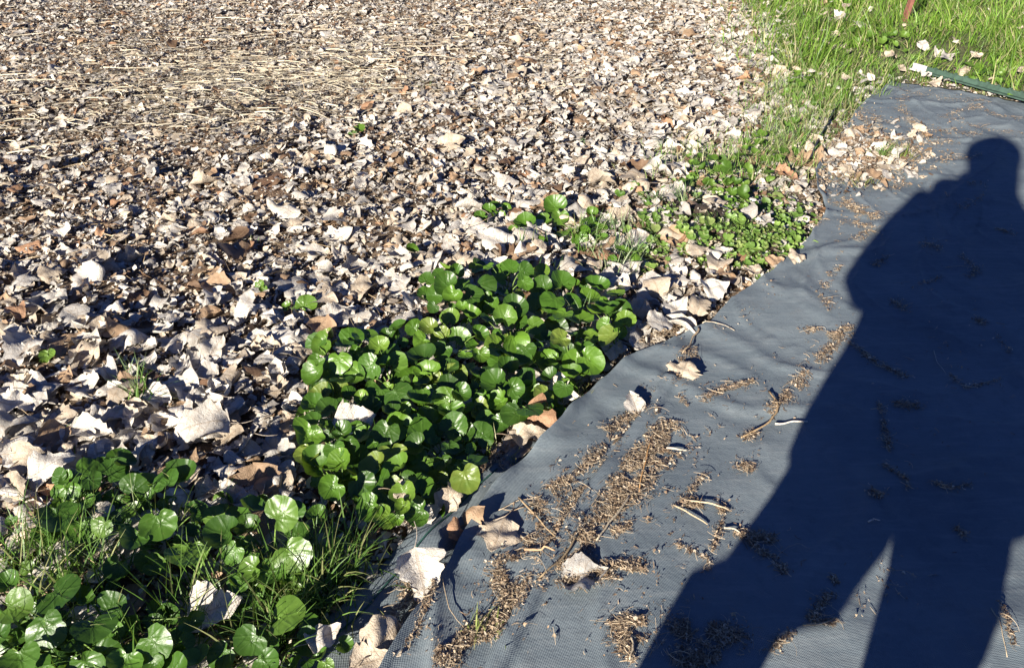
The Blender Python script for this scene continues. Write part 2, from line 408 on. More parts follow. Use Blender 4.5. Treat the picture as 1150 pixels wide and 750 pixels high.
def build_fabric():
    L = resample(EDGE, 420); L = L + np.stack([fbm(np.arange(420) * .11, np.zeros(420), 5), fbm(np.arange(420) * .11, np.zeros(420), 8)], 1) * .008
    Rr = resample(np.array([[6.5, -4.0], [6.5, 2.0], FARR]), 420)
    sp = np.linspace(0, 1, 330) ** 1.8
    G = L[:, None] * (1 - sp)[None, :, None] + Rr[:, None] * sp[None, :, None]
    dE = pdist(EDGE, G[..., 0], G[..., 1])
    lift = .018 * np.exp(-(dE / .02) ** 2) * (1 + fbm(G[..., 0] * 5, G[..., 1] * 5, 13))
    Z = FABZ(G[..., 0], G[..., 1]) + lift * sstep(-.2, .3, fbm(G[..., 0] * 2.2, G[..., 1] * 2.2, 17))
    a = Acc(); a.add(np.concatenate([G, Z[..., None]], -1), gridf(420, 330)[:, ::-1])
    o = a.build('landscape_cloth', MF); tag(o, 'dark grey woven ground cloth covering the path, wrinkled and dusty', 'ground cloth')
    md = o.modifiers.new('thickness', 'SOLIDIFY'); md.thickness = .002; md.offset = -1
    # the second sheet, slipping under the first along its near left edge
    lx = L2([(285, 765), (330, 725), (385, 682), (432, 632), (480, 585), (530, 540), (580, 500)])
    rx = L2([(470, 790), (478, 730), (512, 680), (535, 640), (565, 590), (600, 540), (640, 490)])
    d = lx[0] - lx[2]; d /= np.linalg.norm(d); lx = np.concatenate([[lx[0] + d * 1.5], lx]); rx = np.concatenate([[rx[0] + d * 1.5], rx])
    A = resample(lx, 160); B = resample(rx, 160); sp = np.linspace(0, 1, 50)
    G = A[:, None] * (1 - sp)[None, :, None] + B[:, None] * sp[None, :, None]
    crease = np.exp(-((sp - .62) / .12) ** 2)
    Z = .010 + .012 * fbm(G[..., 0] * 6, G[..., 1] * 6, 3, 2) - .03 * crease[None] + .012 * np.sin(sp * 9)[None] * (1 - sp)[None] - .012 * sp[None]
    a = Acc(); a.add(np.concatenate([G, Z[..., None]], -1), gridf(160, 50)[:, ::-1])
    root = a.build('cloth_strip', MF); tag(root, 'narrow strip of dark ground cloth at the near plants, tucked under the main cloth', 'ground cloth')
    md = root.modifiers.new('thickness', 'SOLIDIFY'); md.thickness = .002; md.offset = -1
    st = Acc(); i = 12
    k = np.arange(0, 150)
    tube(st, np.stack([G[k, i, 0], G[k, i, 1], Z[k, i] + .002], 1), .0022, 5, (.03, .10, .08)); st.build('seam_thread', MT, root)


build_fabric()


# ------------------------------------------------------------------ dry leaves
def dead_variant(g, nu, nv, frag=False):
    u = np.linspace(0, 1, nu); v = np.linspace(-1, 1, nv); U, V = np.meshgrid(u, v, indexing='ij')
    p = g.uniform(.5, .72); asp = g.uniform(.62, .98)
    if frag:
        a0 = g.uniform(0, .5); a1 = g.uniform(a0 + .3, 1.0); Uo = a0 + (a1 - a0) * U
        Uo = np.clip(Uo + g.normal(0, .05, V.shape) * ((U == 0) | (U == 1)), .01, .99)
    else: Uo = U
    w = np.sin(math.pi * np.clip(Uo, 0, 1) ** p) ** g.uniform(.6, .95) * asp * .5 * (1 + .10 * np.sin(Uo * g.uniform(6, 14) + g.uniform(0, 6)))
    edge = 1 + g.normal(0, .10, U.shape) * (np.abs(V) > .99) - (.35 * (g.random(U.shape) < .07)) * (np.abs(V) > .99)
    if frag and g.random() < .6: V = V * .5 + .5 * g.choice([-1, 1])      # half a leaf, torn down its midrib
    y = V * w * edge; x = Uo - .5
    kc = g.choice([g.uniform(.4, 2.0), g.uniform(1.5, 4.2), g.uniform(3.5, 7.5)], p=[.66, .26, .08]) * g.choice([-1, 1], p=[.35, .65])
    kl = g.normal(0, 1.3)
    cr = g.uniform(.010, .035); z0 = np.zeros_like(x)
    for _ in range(4):
        a = g.uniform(0, 6.28); fr = g.uniform(5, 17); z0 = z0 + cr * np.sin((x * math.cos(a) + y * math.sin(a)) * fr + g.uniform(0, 6.28))
    z0 = z0 + g.uniform(.0, .05) * np.sin(U * g.uniform(8, 18) + V * 2 + g.uniform(0, 6)) * V ** 2
    z0 = z0 - .06 * np.abs(V) * g.uniform(-1, 1)
    for _ in range(g.integers(2, 5)):                 # sharp creases and dog-ears
        a = g.uniform(0, 6.28); dd = x * math.cos(a) + y * math.sin(a) - g.uniform(-.05, .38); z0 = z0 + np.maximum(dd, 0) * g.uniform(-.55, .55)
    if nu > 4: z0 = z0 + g.normal(0, .075 / nu ** 1.15, x.shape)
    Y = np.sin(y * kc) / kc * (1 - z0 * kc); Z = (1 - np.cos(y * kc)) / kc + z0 * np.cos(y * kc)
    if abs(kl) > .05:
        X = np.sin(x * kl) / kl - Z * np.sin(x * kl); Z = (1 - np.cos(x * kl)) / kl + Z * np.cos(x * kl)
    else: X = x
    q = np.stack([X, Y, Z], -1).reshape(-1, 3)
    q -= q.mean(0)
    return q, np.stack([Uo, V], -1).reshape(-1, 2), kc


PAL = {'bleached': (.56, .525, .465), 'grey': (.43, .41, .375), 'tan': (.46, .39, .30), 'brown': (.33, .225, .14), 'dark brown': (.14, .085, .05), 'rust': (.33, .19, .11)}
PN = list(PAL); PC = np.array([PAL[k] for k in PN])


def rotm(yaw, tx, ty):
    cy, sy = np.cos(yaw), np.sin(yaw); cx, sx = np.cos(tx), np.sin(tx); c2, s2 = np.cos(ty), np.sin(ty); o = np.zeros_like(cy); i = o + 1
    Rz = np.stack([np.stack([cy, -sy, o], -1), np.stack([sy, cy, o], -1), np.stack([o, o, i], -1)], -2)
    Rx = np.stack([np.stack([i, o, o], -1), np.stack([o, cx, -sx], -1), np.stack([o, sx, cx], -1)], -2)
    Ry = np.stack([np.stack([c2, o, s2], -1), np.stack([o, i, o], -1), np.stack([-s2, o, c2], -1)], -2)
    return Rx @ Ry @ Rz                # spin first, then tip in world axes


def scatter_leaves(acc, variants, faces, pos, yaw, tx, ty, size, colr):
    N = len(pos); vi = rng.integers(0, len(variants), N); M = rotm(yaw, tx, ty)
    for k, (q, uv, kc) in enumerate(variants):
        s_ = np.where(vi == k)[0]
        if not len(s_): continue
        v = np.einsum('nij,vj->nvi', M[s_], q) * size[s_][:, None, None] + pos[s_][:, None]
        f = faces[None] + (np.arange(len(s_)) * len(q))[:, None, None]
        acc.add(v.reshape(-1, 3), f.reshape(-1, 4), np.tile(uv, (len(s_), 1)), np.repeat(colr[s_], len(q), 0))


def in_frame(p, m=60):
    x, y, sc = proj(p); return (x > -m) & (x < W0 + m) & (y > -m) & (y < H0 + m), x, y, sc


# leaf-free patches (plants' hearts, bare soil), in pixels
def bare(px, py):
    b = ((px - 840) / 50) ** 2 + ((py - 258) / 30) ** 2 < 1
    b |= ((px - 772) / 26) ** 2 + ((py - 250) / 15) ** 2 < 1
    b |= ((px - 845) / 30) ** 2 + ((py - 246) / 10) ** 2 < 1
    b |= ((px - 303) / 20) ** 2 + ((py - 214) / 17) ** 2 < 1
    return b


def litter_points(n, x0=-6.2, x1=3.2, y0=-.8, y1=11.5):
    p = np.stack([rng.uniform(x0, x1, n), rng.uniform(y0, y1, n)], 1)
    ok = ~inside(FAB, p[:, 0], p[:, 1]) & ~inside(GR, p[:, 0] + rng.normal(0, .16, n), p[:, 1] + rng.normal(0, .16, n))
    q = np.concatenate([p, np.zeros((n, 1))], 1); fr, px, py, sc = in_frame(q, 130)
    ok &= fr | (rng.random(n) < .35)
    ok &= ~(inside(STRIP, p[:, 0], p[:, 1]) & (rng.random(n) < .93))
    ok &= ~(bare(px, py) & (rng.random(n) < .70))
    return p[ok]


def wholeness(px, py):
    """0 = broken, crumbled litter; 1 = big whole leaves"""
    w = .27 + .62 * np.exp(-np.abs(py - (640 - .62 * px)) / 215) + .32 * sstep(230, 420, py) - .15 * np.exp(-((px - 230) / 200) ** 2 - ((py - 95) / 55) ** 2)
    w = w + .22 * fbm(px / 95., py / 60., 71)
    return np.clip(w, 0.05, 1)


VH = [dead_variant(rng, 9, 8) for _ in range(90)]; FH = gridf(9, 8)
VM = [dead_variant(rng, 6, 5) for _ in range(60)]; FM = gridf(6, 5)
VF = [dead_variant(rng, 3, 3, True) for _ in range(220)]; FF = gridf(3, 3)


def pick_cols(n, wh):
    pb = np.stack([.34 + .24 * wh, .18 + 0 * wh, .24 + 0 * wh, .16 - .09 * wh, .09 - .07 * wh, 0.022 + 0 * wh], 1); pb /= pb.sum(1)[:, None]
    return (rng.random(n)[:, None] > np.cumsum(pb, 1)).sum(1).clip(0, 5)


litter = Acc()
# crumbs: torn bits
p = litter_points(420000); n = len(p); z = HT(p[:, 0], p[:, 1]); q = np.concatenate([p, z[:, None]], 1); _, px, py, sc = in_frame(q)
wh = wholeness(px, py); ci = pick_cols(n, wh * .4 + .05)
q[:, 2] += rng.uniform(0, .022, n)
colr = PC[ci] * rng.uniform(.6, 1.18, n)[:, None] * (1 + .22 * fbm(p[:, 0] * 1.6, p[:, 1] * 1.6, 300))[:, None]
scatter_leaves(litter, VF, FF, q, rng.uniform(0, 6.28, n), rng.normal(.10, .27, n), rng.normal(0, .27, n), rng.gamma(1.9, .0098, n) + .008, colr)
# whole leaves
p = litter_points(52000); n = len(p); z = HT(p[:, 0], p[:, 1]); q = np.concatenate([p, z[:, None]], 1); _, px, py, sc = in_frame(q)
wh = wholeness(px, py); keep = rng.random(n) < .10 + .90 * wh
q = q[keep]; px = px[keep]; py = py[keep]; wh = wh[keep]; n = len(q)
size = np.clip(rng.lognormal(math.log(.066), .34, n) * (.82 + .30 * wh), .022, .15); ci = pick_cols(n, wh)
q[:, 2] += rng.uniform(.008, .026, n)
yaw = rng.uniform(0, 6.28, n); tx = rng.normal(.10, .18, n) * (.8 + .5 * (rng.random(n) < .25)); ty = rng.normal(0, .22, n); colr = PC[ci] * rng.uniform(.72, 1.12, n)[:, None]
fr, px, py, sc = in_frame(q, -6)
LEAF = dict(q=q, size=size, ci=ci, yaw=yaw, tx=tx, ty=ty, px=px, py=py, sc=sc, col=colr)

# green patches, so that leaves picked as individuals are not buried under plants
MIDP = [(468, 312), (540, 292), (600, 306), (690, 326), (708, 365), (672, 402), (640, 440), (600, 472), (545, 492), (525, 545), (482, 585), (430, 588), (395, 545), (350, 525), (338, 480), (358, 440), (352, 385), (420, 372), (488, 362)]
FOREP = [(40, 545), (120, 515), (215, 518), (225, 560), (260, 580), (300, 555), (340, 575), (345, 640), (345, 700), (300, 735), (250, 752), (-10, 752), (-10, 560)]
pick = fr & ~inside(MIDP, px, py) & ~inside(FOREP, px, py) & ~bare(px, py) & ~((px > 330) & (px < 450) & (py > 560))
score = np.where(pick, size * sc, 0); order = np.argsort(-score)
NIND = 222; chosen = order[:NIND]; rest = np.ones(n, bool); rest[chosen] = False
for sel, vv, ff in ((rest & (sc * size > 13), VH, FH), (rest & (sc * size <= 13), VM, FM)):
    scatter_leaves(litter, vv, ff, q[sel], yaw[sel], tx[sel], ty[sel], size[sel], colr[sel])
m = 2600; gp = P(955 + rng.normal(0, 1, m) * 38, 178 + rng.normal(0, 1, m) * 17); gp = gp[inside(FAB, gp[:, 0], gp[:, 1])]; m = len(gp); gp[:, 2] = FABZ(gp[:, 0], gp[:, 1]) + rng.uniform(.004, .02, m)
scatter_leaves(litter, VF, FF, gp, rng.uniform(0, 6.28, m), rng.normal(.1, .35, m), rng.normal(0, .35, m), rng.gamma(2.2, .011, m) + .008, PC[rng.choice(5, m, p=[.16, .16, .36, .22, .10])] * rng.uniform(.6, 1.1, m)[:, None])
m = 620; gp = P(rng.uniform(835, 1150, m), rng.uniform(-30, 128, m)); gx_, gy_, gs_ = proj(gp)
kk = inside(GR, gp[:, 0], gp[:, 1]) & (rng.random(m) < .09 + .6 * np.exp(-np.abs(gx_ - 890 - .25 * (gy_ - 60)) / 50)); gp = gp[kk]; m = len(gp); gp[:, 2] = HT(gp[:, 0], gp[:, 1]) + rng.uniform(.02, .07, m)
scatter_leaves(litter, VM, FM, gp, rng.uniform(0, 6.28, m), rng.normal(.2, .35, m), rng.normal(0, .35, m), rng.uniform(.03, .085, m), PC[rng.choice(4, m, p=[.4, .15, .35, .1])])
o = litter.build('leaf_litter', MD); tag(o, 'deep layer of dry, torn and crumbled pale leaves over the bed', 'leaf litter', kind='stuff')


LANDM = [((540, 430), 'the large round-leaved patch'), ((160, 640), 'the nearest round-leaved plants'), ((165, 435), 'the green tuft in open litter'), ((303, 214), 'the reddish crumb heap'),
         ((220, 95), 'the pale straw'), ((820, 250), 'the low weeds by the cloth'), ((640, 250), 'the small violet cluster'), ((400, 150), 'the lone seedling in far litter'), ((335, 345), 'the two-leaf seedling'), ((745, 165), 'the grey-green tuft')]


def place_words(x, y):
    d = [((x - a) ** 2 + ((y - b) * 1.4) ** 2) for (a, b), _ in LANDM]; k = int(np.argmin(d)); (a, b), nm = LANDM[k]
    dx, dy = x - a, y - b; far = math.hypot(dx, dy * 1.4)
    side = ('left of' if dx < 0 else 'right of') if abs(dx) > abs(dy) * 1.6 else ('behind' if dy < 0 else 'in front of')
    return ('well ' if far > 190 and side in ('left of', 'right of') else 'close ' if far < 90 and side in ('behind', 'in front of') else '') + side + ' ' + nm


def single_leaf(pos, yaw, tx, ty, size, col, label, group='dead leaves', g=None, stalk=False, mesh_var=None, nu=15, nv=11):
    g = g or rng
    qv, uv, kc = mesh_var or dead_variant(g, nu, nv)
    a = Acc(); a.add(qv * size, gridf(nu, nv), uv, col)
    if stalk:
        e = qv.reshape(nu, nv, 3)[0, nv // 2] * size
        t = np.linspace(0, 1, 6)[:, None]; pts = e + t * np.array([[-.45 * size, .08 * size, -.02 * size]]) + np.sin(t * 3) * np.array([[0, .05 * size, .0]])
        tube(a, pts, .0011, 5, np.array(col) * .7)
    o = a.build('dead_leaf', MD)
    M = rotm(np.array(yaw), np.array(tx), np.array(ty)); o.matrix_world = Matrix.Translation(Vector(pos)) @ Matrix(M.tolist()).to_4x4()
    form = 'nearly flat' if abs(kc) < 1.3 else 'curved' if abs(kc) < 3 else 'strongly curled'
    if callable(label): label = label(form)
    tag(o, label, 'leaf', group)
    return o


med = float(np.median(size[chosen]))
for i in chosen:
    word = ['bleached', 'grey', 'tan', 'brown', 'dark brown', 'rusty'][ci[i]]
    sz = 'large' if size[i] > med * 1.13 else 'mid-sized' if size[i] > med * .93 else 'smaller'
    where = place_words(px[i], py[i])
    pos = q[i].copy(); pos[2] = HT(pos[0], pos[1]) + .021 + rng.uniform(0, .010)
    single_leaf(pos, yaw[i], tx[i] * .9 + .08, ty[i] * .9, size[i] * 1.06, colr[i], lambda f: f'{sz} {word} {f} leaf {where}', 'dead leaves in the litter', stalk=rng.random() < .3)

# leaves one can point to: px, py, length in px, yaw deg, tip x, tip y, colour, words
HERO = [
    (226, 478, 60, 200, .30, -.1, 'bleached', 'largest bleached cupped leaf lying open in the litter, behind the nearest plants'),
    (20, 452, 48, 10, .25, .2, 'bleached', 'whitish ribbed leaf at the left end of the litter'),
    (58, 522, 52, 40, .35, .1, 'bleached', 'broad white crumpled leaf just behind the nearest left plant'),
    (103, 482, 46, 350, .25, .0, 'bleached', 'pale flattened leaf lying left of the largest bleached leaf'),
    (276, 343, 44, 80, .5, -.2, 'grey', 'upright grey leaf with a dark midrib left of the two-leaf seedling'),
    (236, 398, 52, 70, .5, .2, 'bleached', 'pale leaf standing on edge above the green tuft'),
    (712, 452, 34, 100, .25, .1, 'bleached', 'small pale leaf alone on the cloth beside the debris streak'),
    (770, 414, 34, 60, .2, -.3, 'tan', 'tan leaf at the upper end of the debris streak on the cloth'),
    (560, 600, 52, 255, .05, .05, 'tan', 'flat tan heart-shaped leaf on the cloth at its near edge'),
    (656, 644, 50, 10, .1, -.05, 'grey', 'greyish white crinkled leaf on the cloth among twigs'),
    (474, 648, 62, 285, .60, .10, 'bleached', 'white folded leaf standing in the gap between the two cloths'),
    (604, 466, 50, 80, .95, .1, 'rust', 'rusty tan leaf standing upright at the corner of the large patch'),
    (596, 487, 44, 10, .3, .1, 'tan', 'tan leaf lying at the foot of the upright rusty leaf'),
    (506, 556, 44, 60, .5, .5, 'tan', 'tan leaf bent over at the near end of the large patch'),
    (454, 549, 30, 5, .15, 0, 'tan', 'narrow rolled tan leaf lying on top of green leaves'),
    (533, 578, 30, 40, .6, -.3, 'brown', 'brown cupped leaf at the cloth edge below the large patch'),
    (512, 593, 26, 100, .6, .4, 'rust', 'small rusty curled leaf beside the brown cupped leaf'),
    (436, 712, 60, 60, .2, .4, 'tan', 'crushed tan leaf in the crease of the near cloth strip'),
    (418, 742, 50, 20, .15, 0, 'tan', 'tan leaf at the lowest end of the cloth crease'),
    (364, 713, 44, 40, .2, .2, 'bleached', 'pale scalloped leaf on the cloth strip next to the grass'),
    (241, 682, 64, 12, .25, -.2, 'bleached', 'wide pinkish pale leaf lying among the nearest plants'),
    (400, 470, 46, 10, .3, .1, 'bleached', 'white leaf tucked into a hollow of the large patch'),
    (885, 196, 32, 330, .1, .2, 'rust', 'flat red-brown leaf at the cloth edge beyond the weeds'),
    (806, 282, 34, 0, .1, 0, 'bleached', 'pale rounded leaf on the bare soil among low weeds'),
    (784, 280, 30, 20, .1, .1, 'tan', 'pale tan leaf on the soil left of the pale rounded leaf'),
    (555, 268, 52, 150, .3, .1, 'bleached', 'big pale creased leaf behind the large patch'),
    (606, 275, 26, 60, .5, .2, 'tan', 'tan leaf folded upright beside the big pale creased leaf'),
    (700, 240, 36, 30, .4, .1, 'tan', 'tan leaf propped beside the grassy tufts'),
    (765, 186, 24, 10, .4, .2, 'bleached', 'white leaf in the grey-green tuft'),
    (804, 322, 40, 20, .4, .1, 'bleached', 'pale leaf at the cloth edge below the weeds'),
    (785, 342, 34, 70, .5, .2, 'tan', 'tan leaf leaning at the cloth edge near the twig'),
    (760, 345, 38, 40, .4, -.2, 'bleached', 'cupped pale leaf between the large patch and the cloth edge'),
    (735, 320, 40, 110, .5, -.1, 'tan', 'tan leaf leaning right of the large patch'),
    (720, 345, 36, 60, .55, .2, 'tan', 'leaf on edge against the right side of the large patch'),
    (742, 362, 34, 10, .3, .1, 'grey', 'grey leaf on the cloth edge beneath the leaning tan leaves'),
    (690, 392, 34, 10, .2, .1, 'tan', 'tan leaf at the near right corner of the large patch'),
    (870, 292, 26, 10, .4, .1, 'brown', 'brown leaf at the lower rim of the weed mound'),
    (896, 288, 24, 0, .2, .1, 'tan', 'tan leaf on the cloth at the tip of the weed mound'),
    (848, 303, 26, 60, .4, .1, 'tan', 'pale tan leaf below the weed mound'),
    (1037, 50, 26, 60, .6, .1, 'bleached', 'pale upright leaf in grass near the red stake'),
    (1062, 62, 36, 20, .4, .1, 'bleached', 'biggest pale leaf beyond the green post'),
    (1080, 78, 28, 10, .3, .2, 'tan', 'tan leaf right beside the green post'),
    (1098, 62, 22, 20, .3, .1, 'tan', 'tan leaf in grass right of the biggest pale one'),
    (1148, 78, 20, 60, .5, .1, 'tan', 'tan leaf in grass at the right rim'),
    (951, 6, 22, 40, .4, 0, 'tan', 'tan leaf lying in the far grass'),
    (946, 20, 26, 0, .3, .1, 'bleached', 'pale leaf in the grass left of the red stake'),
    (968, 28, 24, 30, .3, .1, 'bleached', 'pale flat leaf in grass nearest the red stake'),
    (1002, 62, 24, 10, .3, .2, 'tan', 'tan leaf at the grass end of the cloth'),
    (1016, 76, 24, 40, .3, .2, 'tan', 'tan leaf beside the white tip of the post'),
    (1050, 92, 28, 20, .3, -.1, 'tan', 'tan leaf on cloth just below the green post'),
    (913, 118, 26, 30, .4, .1, 'bleached', 'pale leaf against the black edging'),
    (979, 102, 22, 330, .2, .1, 'grey', 'grey leaf at the top of the cloth edge'),
    (968, 116, 20, 10, .2, .1, 'grey', 'small grey leaf just below another at the top of the cloth edge'),
]
TONG = [(918, 158), (935, 160), (955, 168), (945, 180), (925, 175), (968, 176), (985, 172), (1000, 168), (972, 188), (990, 192), (1012, 188), (938, 150), (960, 152), (1025, 150), (1032, 145), (1015, 165), (930, 168), (912, 168), (978, 160), (998, 183), (952, 192), (935, 188), (905, 150), (985, 150)]
for (x, y, L, yw, tx, ty, cn, lab) in HERO:
    z0 = .0
    p0 = P(x, y); fab = bool(inside(FAB, p0[0:1], p0[1:2])[0]); z0 = (FABZ(p0[0], p0[1]) if fab else max(float(HT(p0[0], p0[1])), -.01))
    L = L * (.66 if y < 130 else .82 if y < 400 else .95)
    size = L / proj(p0)[2]
    up = z0 + (.010 + .18 * size * abs(math.sin(max(abs(tx), abs(ty)))) if fab else .040 + .15 * size * abs(math.sin(tx)))
    if 'green leaves' in lab: up = .12
    if 'nearest plants' in lab and 'wide' in lab: up = .075
    if 'hollow' in lab: up = .07
    if 'grass' in lab: up = .06
    p0 = P(x, y, up); size = L / float(proj(p0)[2])
    g = np.random.default_rng(int(x * 7 + y))
    for _ in range(40):
        mv = dead_variant(g, 17, 13)
        if .5 < abs(mv[2]) < (1.2 if fab else 3.0): break
    single_leaf(p0, R(yw), tx, ty, size * 1.12, np.array(PAL[cn]) * g.uniform(.85, 1.1), lab, 'dead leaves lying singly', g, stalk=True, mesh_var=mv, nu=17, nv=13)
tw = ['tan', 'bleached', 'tan', 'grey', 'tan', 'brown']
TONG = [(x + dx, y + dy) for x, y in TONG for dx, dy in ((0, 0), (9, 6))][:42]
for k, (x, y) in enumerate(TONG):
    p0 = P(x, y); g = np.random.default_rng(k + 100); L = g.uniform(11, 23)
    for _ in range(40):
        mv = dead_variant(g, 15, 11)
        if abs(mv[2]) < 1.6: break
    up = float(FABZ(p0[0], p0[1])) + g.uniform(.008, .03); p0 = P(x, y, up); cn = tw[k % 6]
    single_leaf(p0, g.uniform(0, 6.28), g.normal(.15, .4), g.normal(0, .4), L / float(proj(p0)[2]), np.array(PAL[cn]) * g.uniform(.9, 1.1),
                lambda f: f'{cn} {f} dead leaf in the heap spilled on the far part of the cloth', 'dead leaves spilled on the far cloth', g, mesh_var=mv)

# ------------------------------------------------------------------ straw in the litter
def straw_pts(cx, cy, rx, ry, n):
    a = rng.normal(0, .6, (n, 2)); return P(cx + a[:, 0] * rx, cy + a[:, 1] * ry)


a = Acc()
SPOT = [(150, 62, 190, 45, 300), (250, 88, 170, 36, 620), (170, 118, 170, 36, 420), (330, 55, 170, 40, 480), (400, 88, 90, 34, 300), (240, 130, 150, 30, 220), (60, 130, 120, 45, 160), (440, 50, 140, 40, 200), (300, 25, 300, 34, 240), (290, 95, 60, 22, 200), (395, 90, 40, 20, 140), (620, 60, 200, 60, 160)]
for (cx, cy, rx, ry, n) in SPOT:
    p = straw_pts(cx, cy, rx, ry, n); p[:, 2] = HT(p[:, 0], p[:, 1]) + rng.uniform(.014, .044, n)
    c = np.array([.66, .59, .44]) * rng.uniform(.5, 1.15, n)[:, None]
    fibres(a, p, rng.normal(1.3, .95, n), rng.gamma(2.6, .040, n) + .025, rng.uniform(.003, .0085, n), rng.normal(0, .6, n), c, 4, rng.normal(.02, .03, n), rng.uniform(-1.1, 1.1, n))
p = litter_points(9000); n = len(p); p = np.concatenate([p, (HT(p[:, 0], p[:, 1]) + rng.uniform(.01, .045, n))[:, None]], 1)
c = np.array([.50, .38, .23]) * rng.uniform(.4, 1.2, n)[:, None]
blades(a, p, rng.uniform(0, 6.28, n), rng.normal(1.5, .15, n), rng.gamma(3, .018, n) + .02, rng.uniform(.0012, .0035, n), rng.normal(.0, .3, n), c, 2, roll=rng.uniform(-1.5, 1.5, n))
o = a.build('straw', MS); tag(o, 'loose pale straw and broken stems strewn over the far litter', 'straw', kind='stuff')

# ------------------------------------------------------------------ crumbled debris on the cloth
DEB = [  # polyline px, half width px, bits
    ([(780, 396), (749, 431), (735, 459), (693, 480), (676, 493)], 9, 900), ([(700, 490), (676, 518), (637, 542), (606, 570), (603, 594), (589, 619)], 10, 1100),
    ([(770, 450), (750, 480), (725, 520), (708, 545), (693, 566)], 22, 2600), ([(756, 500), (714, 535), (693, 566), (665, 605), (645, 625)], 15, 1700), ([(630, 636), (603, 664), (575, 692), (536, 716), (495, 748)], 15, 2000),
    ([(640, 545), (655, 560), (640, 590), (620, 620)], 16, 1000), ([(575, 629), (561, 653), (575, 678), (590, 665)], 12, 800), ([(640, 655), (680, 650), (715, 645)], 10, 500), ([(655, 606), (700, 600), (730, 585)], 7, 350),
    ([(790, 452), (810, 440), (847, 431)], 5, 260), ([(952, 372), (917, 407), (889, 441), (865, 466), (837, 497)], 8, 1200), ([(941, 267), (945, 302), (917, 333), (931, 351)], 8, 330), ([(906, 372), (935, 378), (957, 374)], 7, 420),
    ([(900, 210), (950, 200), (1000, 195)], 9, 900), ([(900, 160), (940, 165), (1000, 175), (1030, 165)], 26, 3600), ([(905, 165), (960, 170), (1025, 160)], 22, 2400), ([(935, 225), (965, 240), (985, 247)], 9, 800), ([(905, 255), (940, 250), (985, 262)], 8, 300), ([(1085, 120), (1120, 135), (1148, 138)], 3, 160), ([(1000, 215), (1035, 200), (1070, 182)], 6, 420), ([(960, 235), (975, 262), (950, 285)], 7, 360), ([(1020, 105), (1012, 125), (1040, 160), (1010, 185)], 5, 420), ([(1007, 115), (1020, 140), (1052, 150), (1098, 157)], 5, 420), ([(1056, 136), (1080, 128), (1101, 122)], 4, 200), ([(1000, 178), (1040, 168), (1075, 162)], 7, 500),
    ([(985, 205), (1010, 195), (1045, 178)], 5, 260), ([(1010, 105), (1060, 112), (1110, 120)], 4, 260), ([(1070, 140), (1110, 150), (1148, 155)], 3, 140), ([(960, 130), (980, 140), (1000, 150)], 10, 700),
    ([(765, 568), (790, 573), (812, 577)], 8, 420), ([(809, 590), (804, 610), (798, 625)], 3, 90), ([(770, 560), (785, 545), (790, 536)], 4, 80), ([(757, 618), (775, 625), (795, 634), (795, 645)], 2.5, 90),
    ([(828, 602), (850, 606), (868, 612)], 7, 300), ([(840, 612), (862, 630), (880, 650)], 6, 200), ([(833, 524), (842, 530)], 6, 120), ([(752, 715), (790, 715), (825, 720), (800, 740), (760, 745)], 16, 1300),
    ([(693, 706), (705, 722), (714, 747)], 12, 700), ([(700, 700), (722, 706)], 6, 200), ([(934, 652), (938, 660)], 3, 40), ([(930, 672), (917, 690), (912, 702)], 5, 140), ([(905, 699), (925, 706), (940, 704)], 3, 90), ([(890, 715), (872, 727), (866, 735)], 5, 110),
    ([(980, 302), (995, 293)], 4, 70), ([(1035, 282), (1055, 286)], 5, 90), ([(1078, 290), (1098, 309), (1085, 315)], 4, 110), ([(1000, 340), (1018, 350)], 5, 80), ([(1028, 325), (1057, 314)], 3, 50), ([(1095, 362), (1106, 368)], 4, 60),
    ([(952, 386), (987, 410), (1018, 424)], 3.5, 240), ([(1066, 424), (1084, 438), (1119, 431)], 2.5, 90), ([(987, 455), (993, 487), (997, 507)], 4, 150), ([(1005, 455), (1030, 458)], 6, 120), ([(990, 525), (1014, 546), (1020, 555)], 3, 90), ([(1045, 550), (1062, 558), (1085, 552)], 3, 80), ([(1072, 598), (1082, 610)], 3, 40),
    ([(975, 560), (988, 566)], 5, 70), ([(1055, 175), (1085, 185), (1100, 178)], 4, 120), ([(1085, 215), (1105, 212), (1098, 230), (1075, 240)], 4, 130), ([(1118, 262), (1140, 268)], 3, 60), ([(1118, 380), (1135, 400)], 3, 30), ([(1120, 690), (1128, 720), (1136, 735)], 3, 60), ([(655, 640), (690, 640), (720, 650)], 10, 450),
    ([(470, 640), (455, 680), (430, 720)], 9, 500), ([(555, 500), (540, 520), (560, 530)], 12, 500), ([(640, 440), (655, 425), (690, 405), (760, 372)], 7, 700), ([(455, 735), (470, 705), (490, 665)], 5, 250), ([(880, 320), (850, 345), (800, 380)], 20, 60), ([(840, 420), (800, 520), (720, 680)], 60, 160), ([(1000, 640), (970, 700)], 25, 50), ([(1050, 300), (1080, 500)], 70, 150)]
a = Acc()
